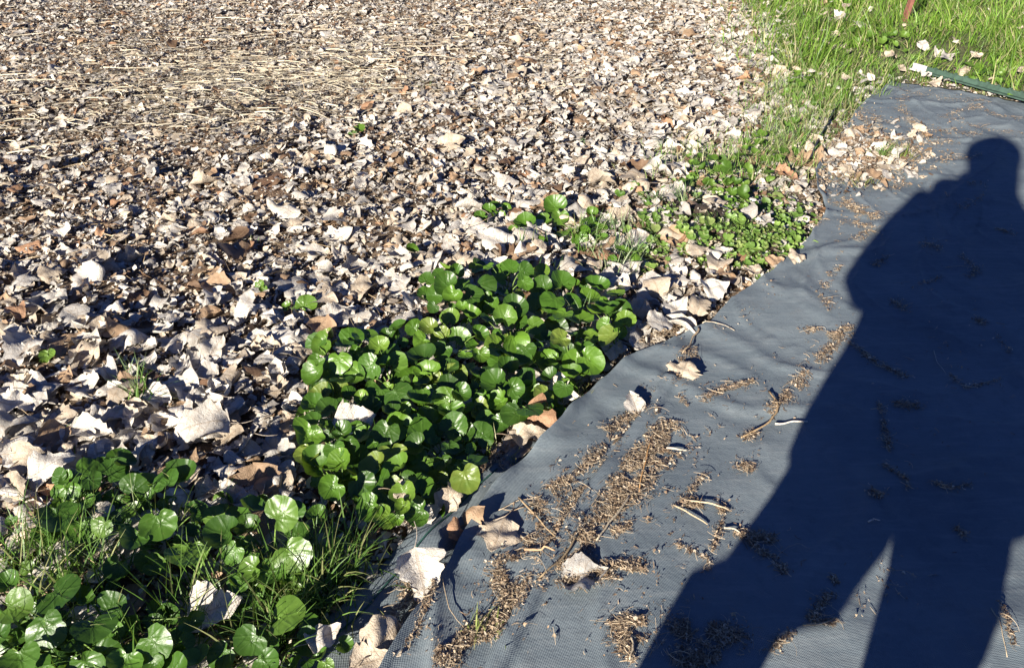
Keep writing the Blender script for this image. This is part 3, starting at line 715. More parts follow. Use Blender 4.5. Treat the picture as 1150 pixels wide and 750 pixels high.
for (ln, wd, n) in DEB:
    n = int(n * (1.75 if wd > 8 else 1.5))
    ln = resample(ln, 60); k = rng.integers(0, 60, n); off = rng.normal(0, .55, (n, 2)) * wd; off[:, 1] *= .7; off *= np.where(rng.random(n) < .12, 2.6, 1.0)[:, None]
    pp = P(ln[k, 0] + off[:, 0], ln[k, 1] + off[:, 1])
    pp = pp[(pdist(PLEAT, pp[:, 0], pp[:, 1]) > .018) | (rng.random(n) < .16)]
    jit = fbm(pp[:, 0] * 22, pp[:, 1] * 22, 90) > -.22 - .8 * (wd < 6); pp = pp[jit]; n = len(pp)
    if n == 0: continue
    ins = inside(FAB, pp[:, 0], pp[:, 1]); pp[:, 2] = np.where(ins, FABZ(pp[:, 0], pp[:, 1]), .012) + .002 + rng.exponential(.0018, n)
    base = np.array([[.44, .34, .23], [.30, .215, .14], [.58, .49, .37], [.16, .11, .07]])[rng.choice(4, n, p=[.28, .32, .15, .25])]
    fibres(a, pp, rng.uniform(0, 6.28, n), np.clip(rng.gamma(1.5, .0045, n), .002, .04) + .002, rng.uniform(.0009, .0030, n), rng.normal(0, .6, n), base * rng.uniform(.55, 1.15, n)[:, None], 2, 0, rng.uniform(-.6, .6, n))
    m = n // 9
    if m: fibres(a, pp[:m] + [0, 0, .002], rng.uniform(0, 6.28, m), rng.gamma(2.5, .011, m) + .008, rng.uniform(.0007, .0020, m), rng.normal(0, 1.6, m), np.array([.52, .42, .29]) * rng.uniform(.45, 1.15, m)[:, None], 6, rng.uniform(0, .10, m), rng.uniform(-1, 1, m))
    m = n // 4
    if m: scatter_leaves(a, VF, FF, pp[:m] + [0, 0, .003], rng.uniform(0, 6.28, m), rng.normal(0, .3, m), rng.normal(0, .3, m), rng.uniform(.004, .013, m), base[:m])
o = a.build('plant_debris', MS); tag(o, 'brown crumbs, chips and bits of straw in streaks on the dark cloth', 'debris', kind='stuff')

TWIG = [  # polyline px, radius m, height, colour, label
    ([(583, 566), (606, 588), (628, 611)], .0035, .03, (.40, .29, .17), 'straight brown twig slanting across the streak near the heart-shaped leaf'),
    ([(709, 561), (692, 585), (669, 617)], .0045, .035, (.50, .42, .30), 'pale straight twig pointing away along the middle of the debris streak'),
    ([(651, 606), (630, 636), (606, 660)], .004, .03, (.36, .27, .16), 'grey-brown twig running toward the greyish crinkled leaf'),
    ([(588, 625), (605, 627), (626, 631)], .0045, .03, (.52, .33, .19), 'short reddish tan stick ending at the crinkled leaf'),
    ([(466, 590), (480, 596), (492, 610), (497, 625), (504, 642)], .0042, .05, (.50, .40, .28), 'curved pale stem arching over the cloth gap below the big patch'),
    ([(498, 658), (501, 672), (505, 690), (514, 703), (524, 712)], .0015, .03, (.42, .33, .22), 'thin wiry stem curling down onto the near cloth'),
    ([(730, 496), (724, 522), (716, 556)], .0035, .03, (.60, .34, .14), 'orange straight stalk in the upper debris streak'),
    ([(783, 370), (776, 382), (770, 396), (763, 404)], .005, .03, (.50, .38, .24), 'tan forked twig at the top end of the debris'),
    ([(786, 368), (800, 367), (815, 370), (825, 375)], .002, .02, (.62, .52, .38), 'thin pale stem on the cloth right of the forked twig'),
    ([(863, 444), (871, 455), (874, 468), (866, 482), (852, 491), (837, 499)], .0048, .03, (.44, .31, .17), 'thick curved brown vine end beside the shadow edge'),
    ([(869, 480), (885, 478), (903, 477)], .0042, .02, (.70, .64, .54), 'short white straw lying at the shadow edge'),
    ([(812, 598), (822, 600), (832, 604)], .0035, .02, (.66, .56, .40), 'pale straw leading into the tuft of roots'),
    ([(868, 640), (872, 630), (882, 621), (895, 617), (909, 623)], .0013, .02, (.40, .36, .30), 'thin hooked stem within the shadow of the legs'),
    ([(973, 593), (979, 591), (985, 592)], .003, .012, (.66, .60, .52), 'tiny white straw in the middle of the shadow'),
    ([(1108, 693), (1118, 715), (1128, 745)], .0016, .02, (.52, .42, .28), 'thin straw at the lower right of the cloth'),
    ([(755, 573), (770, 582), (793, 596)], .0035, .02, (.52, .40, .26), 'tan stalk under the small debris raft'),
    ([(768, 568), (790, 572), (818, 577)], .004, .03, (.60, .48, .32), 'straight pale stalk on top of the small debris raft'),
    ([(1048, 395), (1052, 410), (1062, 422)], .002, .012, (.42, .40, .36), 'thin grey stem in the shadow on the body side'),
    ([(590, 575), (575, 580), (565, 576)], .002, .02, (.40, .30, .19), 'short thin twig near the flat heart-shaped leaf'),
    ([(560, 578), (578, 570), (605, 566)], .0016, .02, (.50, .40, .28), 'hair-thin pale stem above the flat heart-shaped leaf'),
    ([(748, 507), (760, 509), (776, 510)], .0045, .03, (.62, .54, .42), 'pale stub at the right rim of the streak'),
    ([(900, 708), (915, 709), (928, 708), (940, 703)], .003, .02, (.52, .40, .25), 'brown stem in the sunlit gap of the shadow'),
    ([(708, 722), (710, 735), (707, 750)], .004, .03, (.56, .46, .32), 'pale stalk standing out of the lowest debris heap'),
    ([(1060, 303), (1075, 302), (1098, 305)], .0016, .012, (.36, .34, .30), 'thin stem across the shadow of the chest'),
    ([(300, 440), (340, 400), (385, 338), (402, 300)], .003, .06, (.48, .40, .30), 'long bent stem lying in litter left of the large patch'),
    ([(745, 380), (720, 395), (700, 418), (676, 430)], .0022, .02, (.16, .12, .08), 'dark wiry root along the cloth edge at the patch'),
]
for (ln, r, z, c, lab) in TWIG:
    pts = resample(ln, 14 if len(ln) > 3 else 9); w = P(pts[:, 0], pts[:, 1]); ins = inside(FAB, w[:, 0], w[:, 1])
    zz = np.where(ins, FABZ(w[:, 0], w[:, 1]), HT(w[:, 0], w[:, 1])) + r * .8 + z * .22 * (.2 + np.sin(np.linspace(.2, 2.9, len(w))))
    w[:, 2] = zz; w[:, :2] += np.cumsum(rng.normal(0, r * .35, (len(w), 2)), 0); base = w[0].copy(); acc = Acc(); r = r * .75; c = np.array(c) * .85
    tube(acc, w - base, r * np.linspace(1.0, .65, len(w)) * (1 + rng.normal(0, .1, len(w))), 7, c)
    o = acc.build('twig', MT); o.location = base; tag(o, lab, 'twig', 'twigs and stalks on the cloth' if ins.any() else None)

# ------------------------------------------------------------------ round-leaved plants
def round_leaf(acc, cen, size, head, tilt, g, colr):
    """kidney-shaped glossy leaf; returns the point where its stalk joins"""
    nr, na = 6, 30; rho = np.linspace(0.02, 1, nr); ph = np.linspace(-math.pi, math.pi, na, endpoint=False) + math.pi / na
    dn = math.pi - np.abs(ph)
    rr = .5 * (1 - .60 * np.exp(-(dn / .22) ** 1.4)) * (1 + .10 * np.exp(-(ph / .5) ** 2)) * (1 + .022 * np.cos(ph * 11 + g.uniform(0, 6)) + g.normal(0, .013, na)) * (1 + .07 * np.sin(ph + g.uniform(0, 6)))
    lob = 1 + g.normal(0, .05) * np.cos(2 * ph + g.uniform(0, 6)) + g.normal(0, .04) * np.cos(3 * ph + g.uniform(0, 6)); rr = rr * lob
    X = rho[:, None] * (rr * np.cos(ph))[None] * g.uniform(.78, 1.0); Y = rho[:, None] * (rr * np.sin(ph) * g.uniform(.94, 1.12))[None]
    rh = np.broadcast_to(rho[:, None], X.shape)
    Z = g.normal(.12, .10) * rh ** 2 + np.sqrt(Y * Y + .006) * g.uniform(-.05, .30) + .030 * np.cos(ph * g.choice([2, 3, 4, 5]) + g.uniform(0, 6))[None] * rh ** 2 + .010 * np.cos(ph * 9 + g.uniform(0, 6))[None] * rh + g.normal(0, .006, X.shape) + g.normal(0, .18) * X ** 2
    uvx = np.arctan2(Y, X + .22) / math.pi + 1; uvy = np.hypot(X + .22, Y) * 2
    v = np.stack([X, Y, Z], -1).reshape(-1, 3); at = np.array([-.19, 0, 0.01]) 
    tx = g.normal(0, .22); M = Matrix.Rotation(head, 3, 'Z') @ Matrix.Rotation(tilt, 3, 'Y') @ Matrix.Rotation(tx, 3, 'X')
    M = np.array(Matrix.Rotation(g.normal(.42, .24), 3, 'X') @ M)
    acc.add(v @ M.T * size + cen, gridf(nr, na, True)[:, ::-1], np.stack([uvx, uvy], -1).reshape(-1, 2), colr)
    return M @ at * size + cen


def plant(root_px, leaves, label, group, name='round_leaved_plant', cat='plant', mat=MG, seed=0, lsc=1.0, greens=((.058, .128, .012), (.086, .172, .016), (.118, .198, .022), (.038, .090, .010), (.028, .066, .009), (.052, .122, .012), (.086, .168, .016), (.095, .18, .024), (.036, .086, .010), (.14, .185, .03))):
    """leaves: (px, py, size px, height m)"""
    g = np.random.default_rng(seed + 5); b = P(*root_px); b[2] = float(HT(b[0], b[1])) if not inside(FAB, b[0:1], b[1:2])[0] else float(FABZ(b[0], b[1]))
    root = empty(name, b); fo = Acc(); st = Acc()
    for (x, y, sp, h) in leaves:
        c = P(x, y, h + b[2]); size = sp / float(proj(c)[2]) * lsc; d = c - b
        out = math.atan2(d[1], d[0]) + g.normal(0, .5)
        tilt = g.normal(-.02, .28); c = c - b
        # faces lean a little to the sun behind the camera
        gc = np.array(greens[g.integers(0, len(greens))]) * g.uniform(.85, 1.15)
        j = round_leaf(fo, c, size, out, tilt + .08, g, gc)
        t = np.linspace(0, 1, 8)[:, None]; s0 = np.array([g.normal(0, .006), g.normal(0, .006), -.01])
        mid = np.array([j[0] * .35, j[1] * .35, j[2] * .75])
        pts = s0 * (1 - t) ** 2 + 2 * t * (1 - t) * mid + j * t ** 2; pts[-1] += [0, 0, -.001]
        tube(st, pts, np.linspace(.0026, .0016, 8) * (size / .08) ** .5, 5, np.array([.14, .22, .05]) * g.uniform(.8, 1.2))
    fo.build('foliage', mat, root); st.build('stem', MST, root); tag(root, label, cat, group)
    return root


def poisson(poly, dmin, n, g):
    poly = np.array(poly, float); lo = poly.min(0); hi = poly.max(0); pts = []
    for _ in range(n):
        c = g.uniform(lo, hi)
        if inside(poly, c[0:1], c[1:2])[0] and all((c[0] - a) ** 2 + ((c[1] - b) * 1.15) ** 2 > dmin ** 2 for a, b in pts): pts.append((c[0], c[1]))
    return pts


g = np.random.default_rng(41)
CROWN = [((515, 335), 'at the far left rim of the large patch'), ((570, 322), 'at the far rim of the large patch'), ((632, 340), 'at the far right corner of the large patch, beside the grass tuft'), ((690, 378), 'at the right rim of the large patch by leaning dead leaves'),
         ((512, 388), 'with the broadest pale-backed leaves, upper left of the large patch'), ((575, 382), 'in the upper middle of the large patch'), ((640, 395), 'in the right half of the large patch'), ((385, 405), 'at the left tip of the large patch'), ((440, 425), 'in the left half of the large patch'),
         ((505, 448), 'in the very middle of the large patch'), ((575, 448), 'at the near rim of the large patch beside the upright rusty leaf'), ((630, 440), 'at the near right rim of the large patch above a yellowish tuft'), ((375, 490), 'left of the hollow holding a white leaf, in the large patch'),
         ((440, 490), 'below the hollow holding a white leaf, in the large patch'), ((500, 505), 'above the bent tan leaf in the large patch'), ((385, 545), 'lowest on the left of the large patch'), ((445, 560), 'under the rolled tan leaf at the near end of the large patch'), ((480, 575), 'nearest the cloth gap in the large patch')]
pts = poisson(MIDP, 14.8, 14000, g)
pts = [(x, y) for x, y in pts if ((x - 400) / 26) ** 2 + ((y - 472) / 17) ** 2 > 1]
low = poisson(MIDP, 24, 4000, g)
cr = np.array([c for c, _ in CROWN], float); assign = {k: [] for k in range(len(CROWN))}
for (x, y), h0 in [(p, None) for p in pts] + [(p, .02) for p in low]:
    k = int(np.argmin(((cr - [x, y + 12]) ** 2).sum(1)))
    dist = math.hypot(x - cr[k][0], y - cr[k][1]); h = g.uniform(.04, .105) * (1 - dist / 160) + .015 if h0 is None else g.uniform(.015, .05)
    assign[k].append((x, y, g.choice([g.uniform(26, 38), g.uniform(15, 27)], p=[.62, .38]) * (.80 + .22 * sstep(300, 560, y)), h))
for k, (c, w) in enumerate(CROWN):
    plant((c[0], c[1] + 16), assign[k], 'round-leaved plant ' + w, 'round-leaved plants of the large patch', seed=k)

FORE = [((185, 620), [(180, 588, 46, .12), (186, 540, 36, .10), (150, 545, 34, .10), (115, 592, 30, .12), (150, 606, 32, .11), (208, 622, 44, .08), (205, 535, 38, .09), (222, 575, 30, .05), (150, 575, 26, .06)], 'round-leaved plant with one broad upright leaf, behind the crossing grass blades'),
        ((90, 580), [(65, 580, 46, .11), (75, 552, 32, .09), (100, 530, 36, .10), (128, 527, 34, .09), (92, 595, 34, .07), (140, 518, 30, .09), (48, 600, 28, .06), (104, 540, 26, .12)], 'round-leaved plant furthest left behind the nearest grass'),
        ((310, 640), [(319, 576, 46, .15), (328, 622, 44, .10), (250, 600, 42, .11), (282, 640, 32, .08), (302, 645, 34, .07), (262, 620, 30, .08), (282, 570, 30, .06), (335, 600, 30, .07), (268, 655, 30, .07), (240, 580, 26, .05)], 'round-leaved plant with a pale raised leaf beside the bushy grass tuft'),
        ((315, 730), [(322, 690, 48, .10), (282, 720, 40, .09), (250, 735, 32, .06), (330, 655, 36, .05), (300, 745, 38, .08), (345, 720, 30, .05), (270, 690, 30, .04)], 'round-leaved plant half under the grass tuft by the cloth strip'),
        ((165, 752), [(175, 722, 46, .10), (140, 745, 38, .08), (200, 752, 40, .07), (150, 705, 30, .05), (120, 725, 34, .06), (190, 690, 30, .05)], 'round-leaved plant with a shiny grey-green leaf below the pinkish dead leaf'),
        ((75, 720), [(68, 668, 50, .12), (52, 705, 48, .10), (105, 705, 50, .10), (128, 680, 36, .08), (85, 720, 36, .06), (100, 748, 40, .06), (92, 672, 30, .10), (118, 735, 40, .07)], 'large-leaved plant at the lower left, the darkest and glossiest of the near ones'),
        ((15, 745), [(18, 683, 42, .12), (25, 742, 50, .10), (2, 715, 40, .09), (40, 752, 40, .05), (10, 655, 30, .08)], 'round-leaved plant cut by the lower left corner')]
for k, (c, lv, lab) in enumerate(FORE):
    gg = np.random.default_rng(k + 60); extra = [(c[0] + gg.normal(0, 42), c[1] - 14 + gg.normal(0, 30), gg.uniform(14, 32), gg.uniform(.015, .07)) for _ in range(26)]
    plant(c, lv + extra, lab, 'nearest round-leaved plants', seed=200 + k, lsc=.95, greens=((.040, .095, .012), (.060, .132, .016), (.030, .074, .010), (.085, .155, .021)))

SMALL = [((622, 252), [(622, 232, 26, .05), (628, 245, 20, .04), (612, 250, 20, .03), (650, 262, 22, .03), (632, 262, 20, .02), (600, 262, 24, .03)], 'small bright violet-like cluster behind the large patch'),
         ((550, 250), [(548, 238, 18, .05), (556, 232, 16, .05), (540, 246, 16, .04), (560, 244, 16, .03), (550, 252, 18, .02), (536, 240, 12, .04), (570, 234, 12, .03)], 'small leafy sprig left of the violet-like cluster'),
         ((592, 268), [(590, 252, 24, .04), (598, 264, 22, .03), (582, 262, 20, .03), (604, 272, 20, .02)], 'dark small plant between the sprig and the violet-like cluster'),
         ((662, 268), [(660, 250, 20, .05), (672, 258, 17, .04), (650, 268, 20, .03), (676, 270, 15, .03), (664, 240, 14, .05), (688, 262, 14, .03)], 'leafy plant in the spiky grass between the violet-like cluster and the large patch'),
         ((705, 300), [(700, 282, 18, .05), (714, 292, 16, .04), (690, 296, 18, .03), (722, 280, 13, .04), (706, 300, 14, .02)], 'leafy plant half hidden in the grey-green spiky tuft'),
         ((463, 288), [(464, 281, 17, .035)], 'single-leaf seedling left of the big pale creased leaf'),
         ((400, 152), [(403, 146, 14, .03), (396, 151, 11, .02)], 'lone seedling in the far litter beyond the reddish heap'),
         ((338, 350), [(344, 341, 22, .035), (334, 344, 14, .03), (322, 344, 11, .03), (337, 352, 14, .015)], 'two-leaf seedling left of the large patch in open litter'),
         ((292, 326), [(292, 320, 13, .03), (296, 325, 10, .02)], 'tiny seedling under the long bent stem'),
         ((53, 402), [(54, 398, 17, .03), (50, 404, 11, .02)], 'seedling at the left edge of the litter'),
         ((190, 578), [(188, 573, 10, .02)], 'minute seedling among the nearest plants'),
         ((364, 392), [(364, 386, 26, .05), (380, 408, 20, .03)], 'stray round leaf outlying the left tip of the large patch'),
         ((404, 540), [(372, 548, 30, .05), (358, 540, 24, .04), (366, 520, 26, .04)], 'small plant joining the near end of the large patch'),
         ((810, 205), [(800, 178, 22, .06), (815, 188, 24, .06), (830, 176, 20, .07), (790, 190, 18, .05), (820, 205, 22, .04), (840, 190, 20, .05), (806, 215, 18, .03), (795, 205, 18, .03), (836, 208, 18, .03)], 'leafy weed clump beyond the bare soil mound'),
         ((770, 215), [(772, 205, 20, .05), (782, 222, 20, .04), (760, 212, 16, .04), (776, 236, 20, .03), (792, 236, 18, .03), (765, 228, 16, .03)], 'light green weed clump left of the bare soil mound'),
         ((860, 185), [(852, 162, 18, .05), (872, 180, 24, .05), (862, 195, 22, .05), (880, 172, 18, .05), (848, 172, 16, .05), (855, 150, 14, .05)], 'dark-leaved weed against the red-brown leaf'),
         ((898, 112), [(888, 92, 16, .06), (900, 98, 18, .06), (908, 90, 16, .07), (896, 108, 18, .04), (885, 104, 14, .04), (882, 142, 18, .03), (892, 138, 16, .04)], 'broad-leaved weed where the grass meets the litter'),
         ((990, 50), [(978, 40, 16, .08), (990, 46, 16, .08), (1000, 40, 14, .09), (985, 34, 14, .08), (1004, 50, 14, .06)], 'dark broad-leaved weed left of the red stake'),
         ((716, 220), [(712, 213, 13, .03), (720, 218, 11, .02)], 'little seedling behind the grassy tufts'),
         ((1108, 88), [(1105, 80, 14, .07), (1114, 84, 14, .06), (1122, 90, 12, .04), (1096, 84, 12, .05)], 'dark leafy weed in grass beyond the green post'),
         ((840, 232), [(835, 218, 26, .05), (850, 232, 18, .04), (825, 228, 18, .03)], 'weed with one pale green upright leaf on the bare soil mound')]
for k, (c, lv, lab) in enumerate(SMALL):
    sm = len(lv) < 3
    if k > 12:
        gs = np.random.default_rng(k + 900); lv = [(x, y, q_ * .66, h_) for x, y, q_, h_ in lv] + [(x + gs.normal(0, 12), y + gs.normal(0, 8), gs.uniform(6, 12), gs.uniform(.01, .06)) for x, y, _, _ in lv for _i in range(3)]
    plant(c, lv, lab, 'small seedlings and weeds', 'seedling' if sm else 'weed', 'seedling' if sm else 'weed', MG if k < 13 else MW, 300 + k, greens=((.085, .16, .02), (.12, .20, .03), (.055, .11, .014)) if k > 12 or sm else ((.065, .14, .014), (.095, .18, .02)))

# low creeping weeds on the mound: countable little plants
gw = np.random.default_rng(9)
spots = poisson([(735, 230), (790, 200), (850, 205), (890, 228), (918, 252), (905, 274), (880, 290), (850, 308), (815, 305), (770, 300), (725, 310), (715, 270)], 12, 6000, gw)
sp2 = poisson([(795, 250), (830, 230), (880, 232), (914, 256), (897, 282), (850, 302), (808, 297)], 9.5, 5000, gw)[:34]
spots = [q_ for q_ in spots if gw.random() < .55 + .45 * (fbm(q_[0] / 28., q_[1] / 20., 66) > -.1)][:105] + sp2
CARD = ['on the near slope', 'on the far slope', 'on the crest', 'at the left foot', 'at the right foot']
for k, (x, y) in enumerate(spots):
    nl = gw.integers(4, 13); lv = [(x + gw.normal(0, 8), y - 3 + gw.normal(0, 5), gw.choice([gw.uniform(3, 6), gw.uniform(6, 13)], p=[.75, .25]), gw.uniform(.006, .03)) for _ in range(nl)]
    w = CARD[3] if x < 790 else CARD[4] if x > 885 else CARD[0] if y > 278 else CARD[1] if y < 248 else CARD[2]
    plant((x, y), lv, f'tiny creeping chickweed rosette {w} of the bare soil mound', 'creeping weeds on the soil mound', 'chickweed', 'weed', MW, 400 + k, greens=((.13, .22, .045), (.18, .27, .06), (.10, .17, .035), (.22, .27, .09)))

# ------------------------------------------------------------------ grass
def tuft(px, py, n, L, spread, label, greens, group='grass tufts', lean=.45, w=.0042, bend=1.1):
    g2 = np.random.default_rng(int(px * 3 + py)); b = P(px, py); f = inside(FAB, b[0:1], b[1:2])[0]
    b[2] = float(FABZ(b[0], b[1])) if f else float(HT(b[0], b[1]))
    base = g2.normal(0, spread, (n, 3)); base[:, 2] = 0
    if not f: base[:, 2] = HT(base[:, 0] + b[0], base[:, 1] + b[1]) - b[2]
    acc = Acc(); gi = np.array(greens)[g2.integers(0, len(greens), n)] * g2.uniform(.7, 1.2, n)[:, None]
    blades(acc, base, g2.uniform(0, 6.28, n), np.abs(g2.normal(0, lean, n)), L * g2.uniform(.45, 1.15, n), w * g2.uniform(.6, 1.3, n), np.abs(g2.normal(0, bend, n)), gi, 6, face=g2.uniform(0, 6.28, n))
    o = acc.build('grass_tuft', MB); o.location = b; tag(o, label, 'grass tuft', group); return o


GG = ((.065, .14, .022), (.095, .19, .035), (.14, .23, .055), (.30, .30, .13)); GP = ((.14, .22, .10), (.19, .27, .13), (.30, .33, .19)); GY = ((.22, .25, .07), (.30, .28, .12), (.16, .22, .05))
for args in [(162, 452, 46, .13, .022, 'tuft of green grass alone in the open litter', GG), (150, 425, 20, .10, .02, 'thin wispy tuft just behind the tuft alone in litter', GP),
             (378, 655, 260, .18, .05, 'bushiest bright grass tuft beside the near cloth strip', GG), (340, 690, 170, .17, .05, 'grass tuft in front of the pale raised leaf, left of the bushiest tuft', GG), (300, 720, 140, .16, .05, 'grass at the near plants by the lower cloth strip', GG),
             (90, 665, 110, .19, .06, 'long crossing blades over the nearest round leaves', GG), (30, 640, 110, .18, .05, 'grass at the left edge among the nearest plants', GG), (140, 625, 40, .17, .04, 'long pale blades in front of the broad upright leaf', GP), (190, 735, 100, .17, .05, 'grass below the pinkish pale leaf', GG), (95, 740, 45, .16, .06, 'grass over the darkest glossy leaves', GG),
             (250, 660, 45, .16, .05, 'grass between the two middle near plants', GG), (405, 535, 60, .13, .03, 'fine grass rising from the near end of the large patch', GG), (655, 268, 110, .13, .03, 'green grass tuft behind the large patch', GG), (705, 290, 130, .12, .035, 'grey-green spiky tuft right of the large patch', GP), (682, 262, 50, .11, .03, 'mixed tuft beside the propped tan leaf', GP),
             (752, 172, 60, .10, .04, 'grey-green tuft at the far weeds', GP), (765, 235, 60, .10, .035, 'grass tuft beside the left bare soil', GP), (735, 240, 40, .10, .03, 'tuft among litter left of the light weeds', GP), (740, 200, 26, .09, .025, 'little tuft between seedling and weeds', GP), (645, 445, 70, .09, .03, 'yellowish dry tuft at the cloth edge below the large patch', GY), (625, 460, 40, .07, .025, 'sparse sprigs beside the upright rusty leaf', GY),
             (545, 712, 22, .06, .02, 'few short blades growing through the lower debris', GY), (560, 522, 50, .07, .035, 'yellow-green sprigs in the cloth gap', GY), (990, 178, 60, .10, .03, 'grass tuft growing on the far cloth heap', GG), (1012, 178, 40, .09, .03, 'yellowing tuft right of the tuft on the far cloth heap', GY), (1040, 98, 30, .09, .025, 'small tuft below the white tip of the post', GY), (945, 150, 40, .09, .04, 'tuft beside the black edging', GG),
             (880, 165, 50, .10, .04, 'tuft among dark-leaved weeds by the edging', GP), (620, 318, 40, .12, .03, 'blades between far leaves of the large patch', GG), (655, 365, 20, .15, .02, 'long thin blades standing through the right half of the large patch', GP), (700, 262, 16, .10, .02, 'a few pale blades by the propped tan leaf', GP), (660, 290, 40, .10, .03, 'low tuft at the far right corner of the large patch', GG), (795, 215, 46, .08, .05, 'grass among the light green weed clump', GG), (840, 285, 80, .07, .03, 'short grass on the near slope of the soil mound', GG), (880, 215, 50, .08, .05, 'grass around the red-brown leaf', GP), (905, 160, 60, .10, .05, 'grass along the foot of the edging', GG), (725, 265, 50, .09, .04, 'grass between the spiky tuft and the soil mound', GG), (960, 205, 26, .07, .04, 'sparse sprigs on the cloth under the leaf heap', GY), (60, 700, 60, .17, .05, 'blades over the broad lower-left leaves', GG), (225, 690, 50, .17, .05, 'blades left of the pinkish pale leaf', GG), (450, 470, 24, .13, .05, 'scattered blades within the middle of the large patch', GG),
             (1000, 97, 40, .10, .04, 'grass hanging over the top corner of the cloth', GG), (983, 108, 40, .10, .04, 'grass over the upper cloth edge below its corner', GG), (966, 122, 40, .10, .04, 'grass at the cloth edge right of the edging', GG), (1030, 92, 36, .09, .03, 'grass between cloth corner and the white tip', GG), (590, 285, 36, .10, .03, 'grass at the far rim of the large patch', GG), (690, 310, 60, .11, .04, 'spiky grass touching the right rim of the large patch', GP),
             (200, 610, 30, .15, .05, 'blades between the near round leaves', GG), (865, 150, 50, .10, .05, 'tuft in litter left of the edging', GP), (285, 275, 12, .06, .015, 'tiny wisps in litter below the reddish heap', GP), (655, 165, 14, .06, .02, 'wisp of grass in the far middle litter', GP), (480, 100, 14, .07, .02, 'wisp of grass beside the straw', GP), (860, 560, 0, .1, .02, '', GG)]:
    if args[2]: tuft(*args)

a = Acc(); n = 230000
p = np.stack([rng.uniform(.6, 11, n), rng.uniform(3.5, 13.5, n)], 1)
near = pdist(np.array([barA, FARR]), p[:, 0], p[:, 1])
ok = inside(GR, p[:, 0] + rng.normal(0, .16, n), p[:, 1] + rng.normal(0, .20, n)) & ~(inside(FAB, p[:, 0], p[:, 1]) & (near > .0)) & (near > .05)
clump = fbm(p[:, 0] * 3.5, p[:, 1] * 3.5, 120) + .5 * fbm(p[:, 0] * 11, p[:, 1] * 11, 150, 2); ok &= rng.random(n) < np.clip(.8 + clump * .8, .3, 1); STK = P(1014, 30)[:2]; ok &= (np.hypot(p[:, 0] - STK[0], p[:, 1] - STK[1] + .12) > .20) | (rng.random(n) < .12)
p = p[ok]; clump = clump[ok]; n = len(p)
ppx, ppy, _ = proj(np.concatenate([p, np.zeros((n, 1))], 1))
th = np.where((ppx > 1000) & (ppx < 1110) & (ppy > 45) & (ppy < 90), .45, 1.0); kk = rng.random(n) < th; p = p[kk]; clump = clump[kk]; n = len(p)
base = np.concatenate([p, HT(p[:, 0], p[:, 1])[:, None]], 1)
gc = np.array([(.14, .26, .03), (.18, .30, .045), (.24, .32, .065), (.09, .18, .025), (.40, .35, .19)])[rng.choice(5, n, p=[.28, .26, .16, .16, .14])] * rng.uniform(.65, 1.2, n)[:, None] * (1 + .25 * fbm(p[:, 0] * 2, p[:, 1] * 2, 200))[:, None]
az = 6.28 * fbm(p[:, 0] * 1.3, p[:, 1] * 1.3, 33) + rng.normal(0, 1.1, n)
blades(a, base, az, np.abs(rng.normal(.25, .5, n)), np.clip(rng.normal(.115, .05, n) * (1 + .8 * clump), .03, .30), rng.uniform(.0045, .0105, n), np.abs(rng.normal(0, 1.1, n)), gc, 4, face=rng.uniform(0, 6.28, n))
# sparse grass creeping into the litter and along the cloth edge
for (cx, cy, rx, ry, m) in [(890, 80, 60, 80, 1300), (905, 125, 60, 40, 900), (840, 30, 50, 60, 500), (970, 120, 60, 22, 500), (930, 105, 60, 24, 900), (895, 150, 40, 40, 600), (860, 180, 60, 30, 500), (800, 185, 80, 30, 400), (1000, 75, 60, 20, 300)]:
    b = P(cx + rng.normal(0, .5, m) * rx, cy + rng.normal(0, .5, m) * ry); b[:, 2] = HT(b[:, 0], b[:, 1]); b = b[~inside(FAB, b[:, 0], b[:, 1])]; m = len(b)
    gc = np.array([(.13, .25, .05), (.20, .32, .07), (.28, .33, .13), (.38, .34, .19)])[rng.integers(0, 4, m)]
    blades(a, b, rng.uniform(0, 6.28, m), np.abs(rng.normal(.1, .5, m)), rng.uniform(.05, .14, m), rng.uniform(.003, .006, m), np.abs(rng.normal(0, .9, m)), gc, 4, face=rng.uniform(0, 6.28, m))
o = a.build('grass', MB); tag(o, 'bright green meadow grass beyond the cloth and the leaf litter', 'grass', kind='stuff')

# ------------------------------------------------------------------ post, stake, edging
MGP = m_flat('green_paint', (.045, .085, .062), .6, .0, .8, 25); MWT = m_flat('white_paint', (.62, .60, .56), .7, 0, .6, 60); MRU = m_flat('rusty_iron', (.19, .075, .052), .85, .0, .6, 30); MBK = m_flat('black_plastic', (.03, .032, .035), .55)


def along(p0, p1):
    d = (Vector(p1) - Vector(p0)); L = d.length; return Matrix.Translation(Vector(p0)) @ d.to_track_quat('X', 'Z').to_matrix().to_4x4(), L


A0 = P(1040, 81, .05); B0 = P(1152, 112, .045); M, L = along(A0, A0 + (B0 - A0) * 1.5)
a = Acc(); box(a, (0, -.030, -.004), (L, .030, .004), M); box(a, (0, -.004, .0045), (L, .004, .034), M)
for i in range(14): box(a, (.06 + i * L / 14, -.007, .0345), (.078 + i * L / 14, .007, .042), M)
post = a.build('fence_post', MGP, None, False); tag(post, 'green steel fence post with a white end lying along the far end of the cloth', 'fence post')
M2, _ = along(A0 - (B0 - A0) / np.linalg.norm(B0 - A0) * .11, A0); a = Acc(); box(a, (0, -.031, -.0045), (.108, .031, .0045), M2); box(a, (0, -.005, .005), (.108, .005, .036), M2); a.build('white_tip', MWT, post, False)

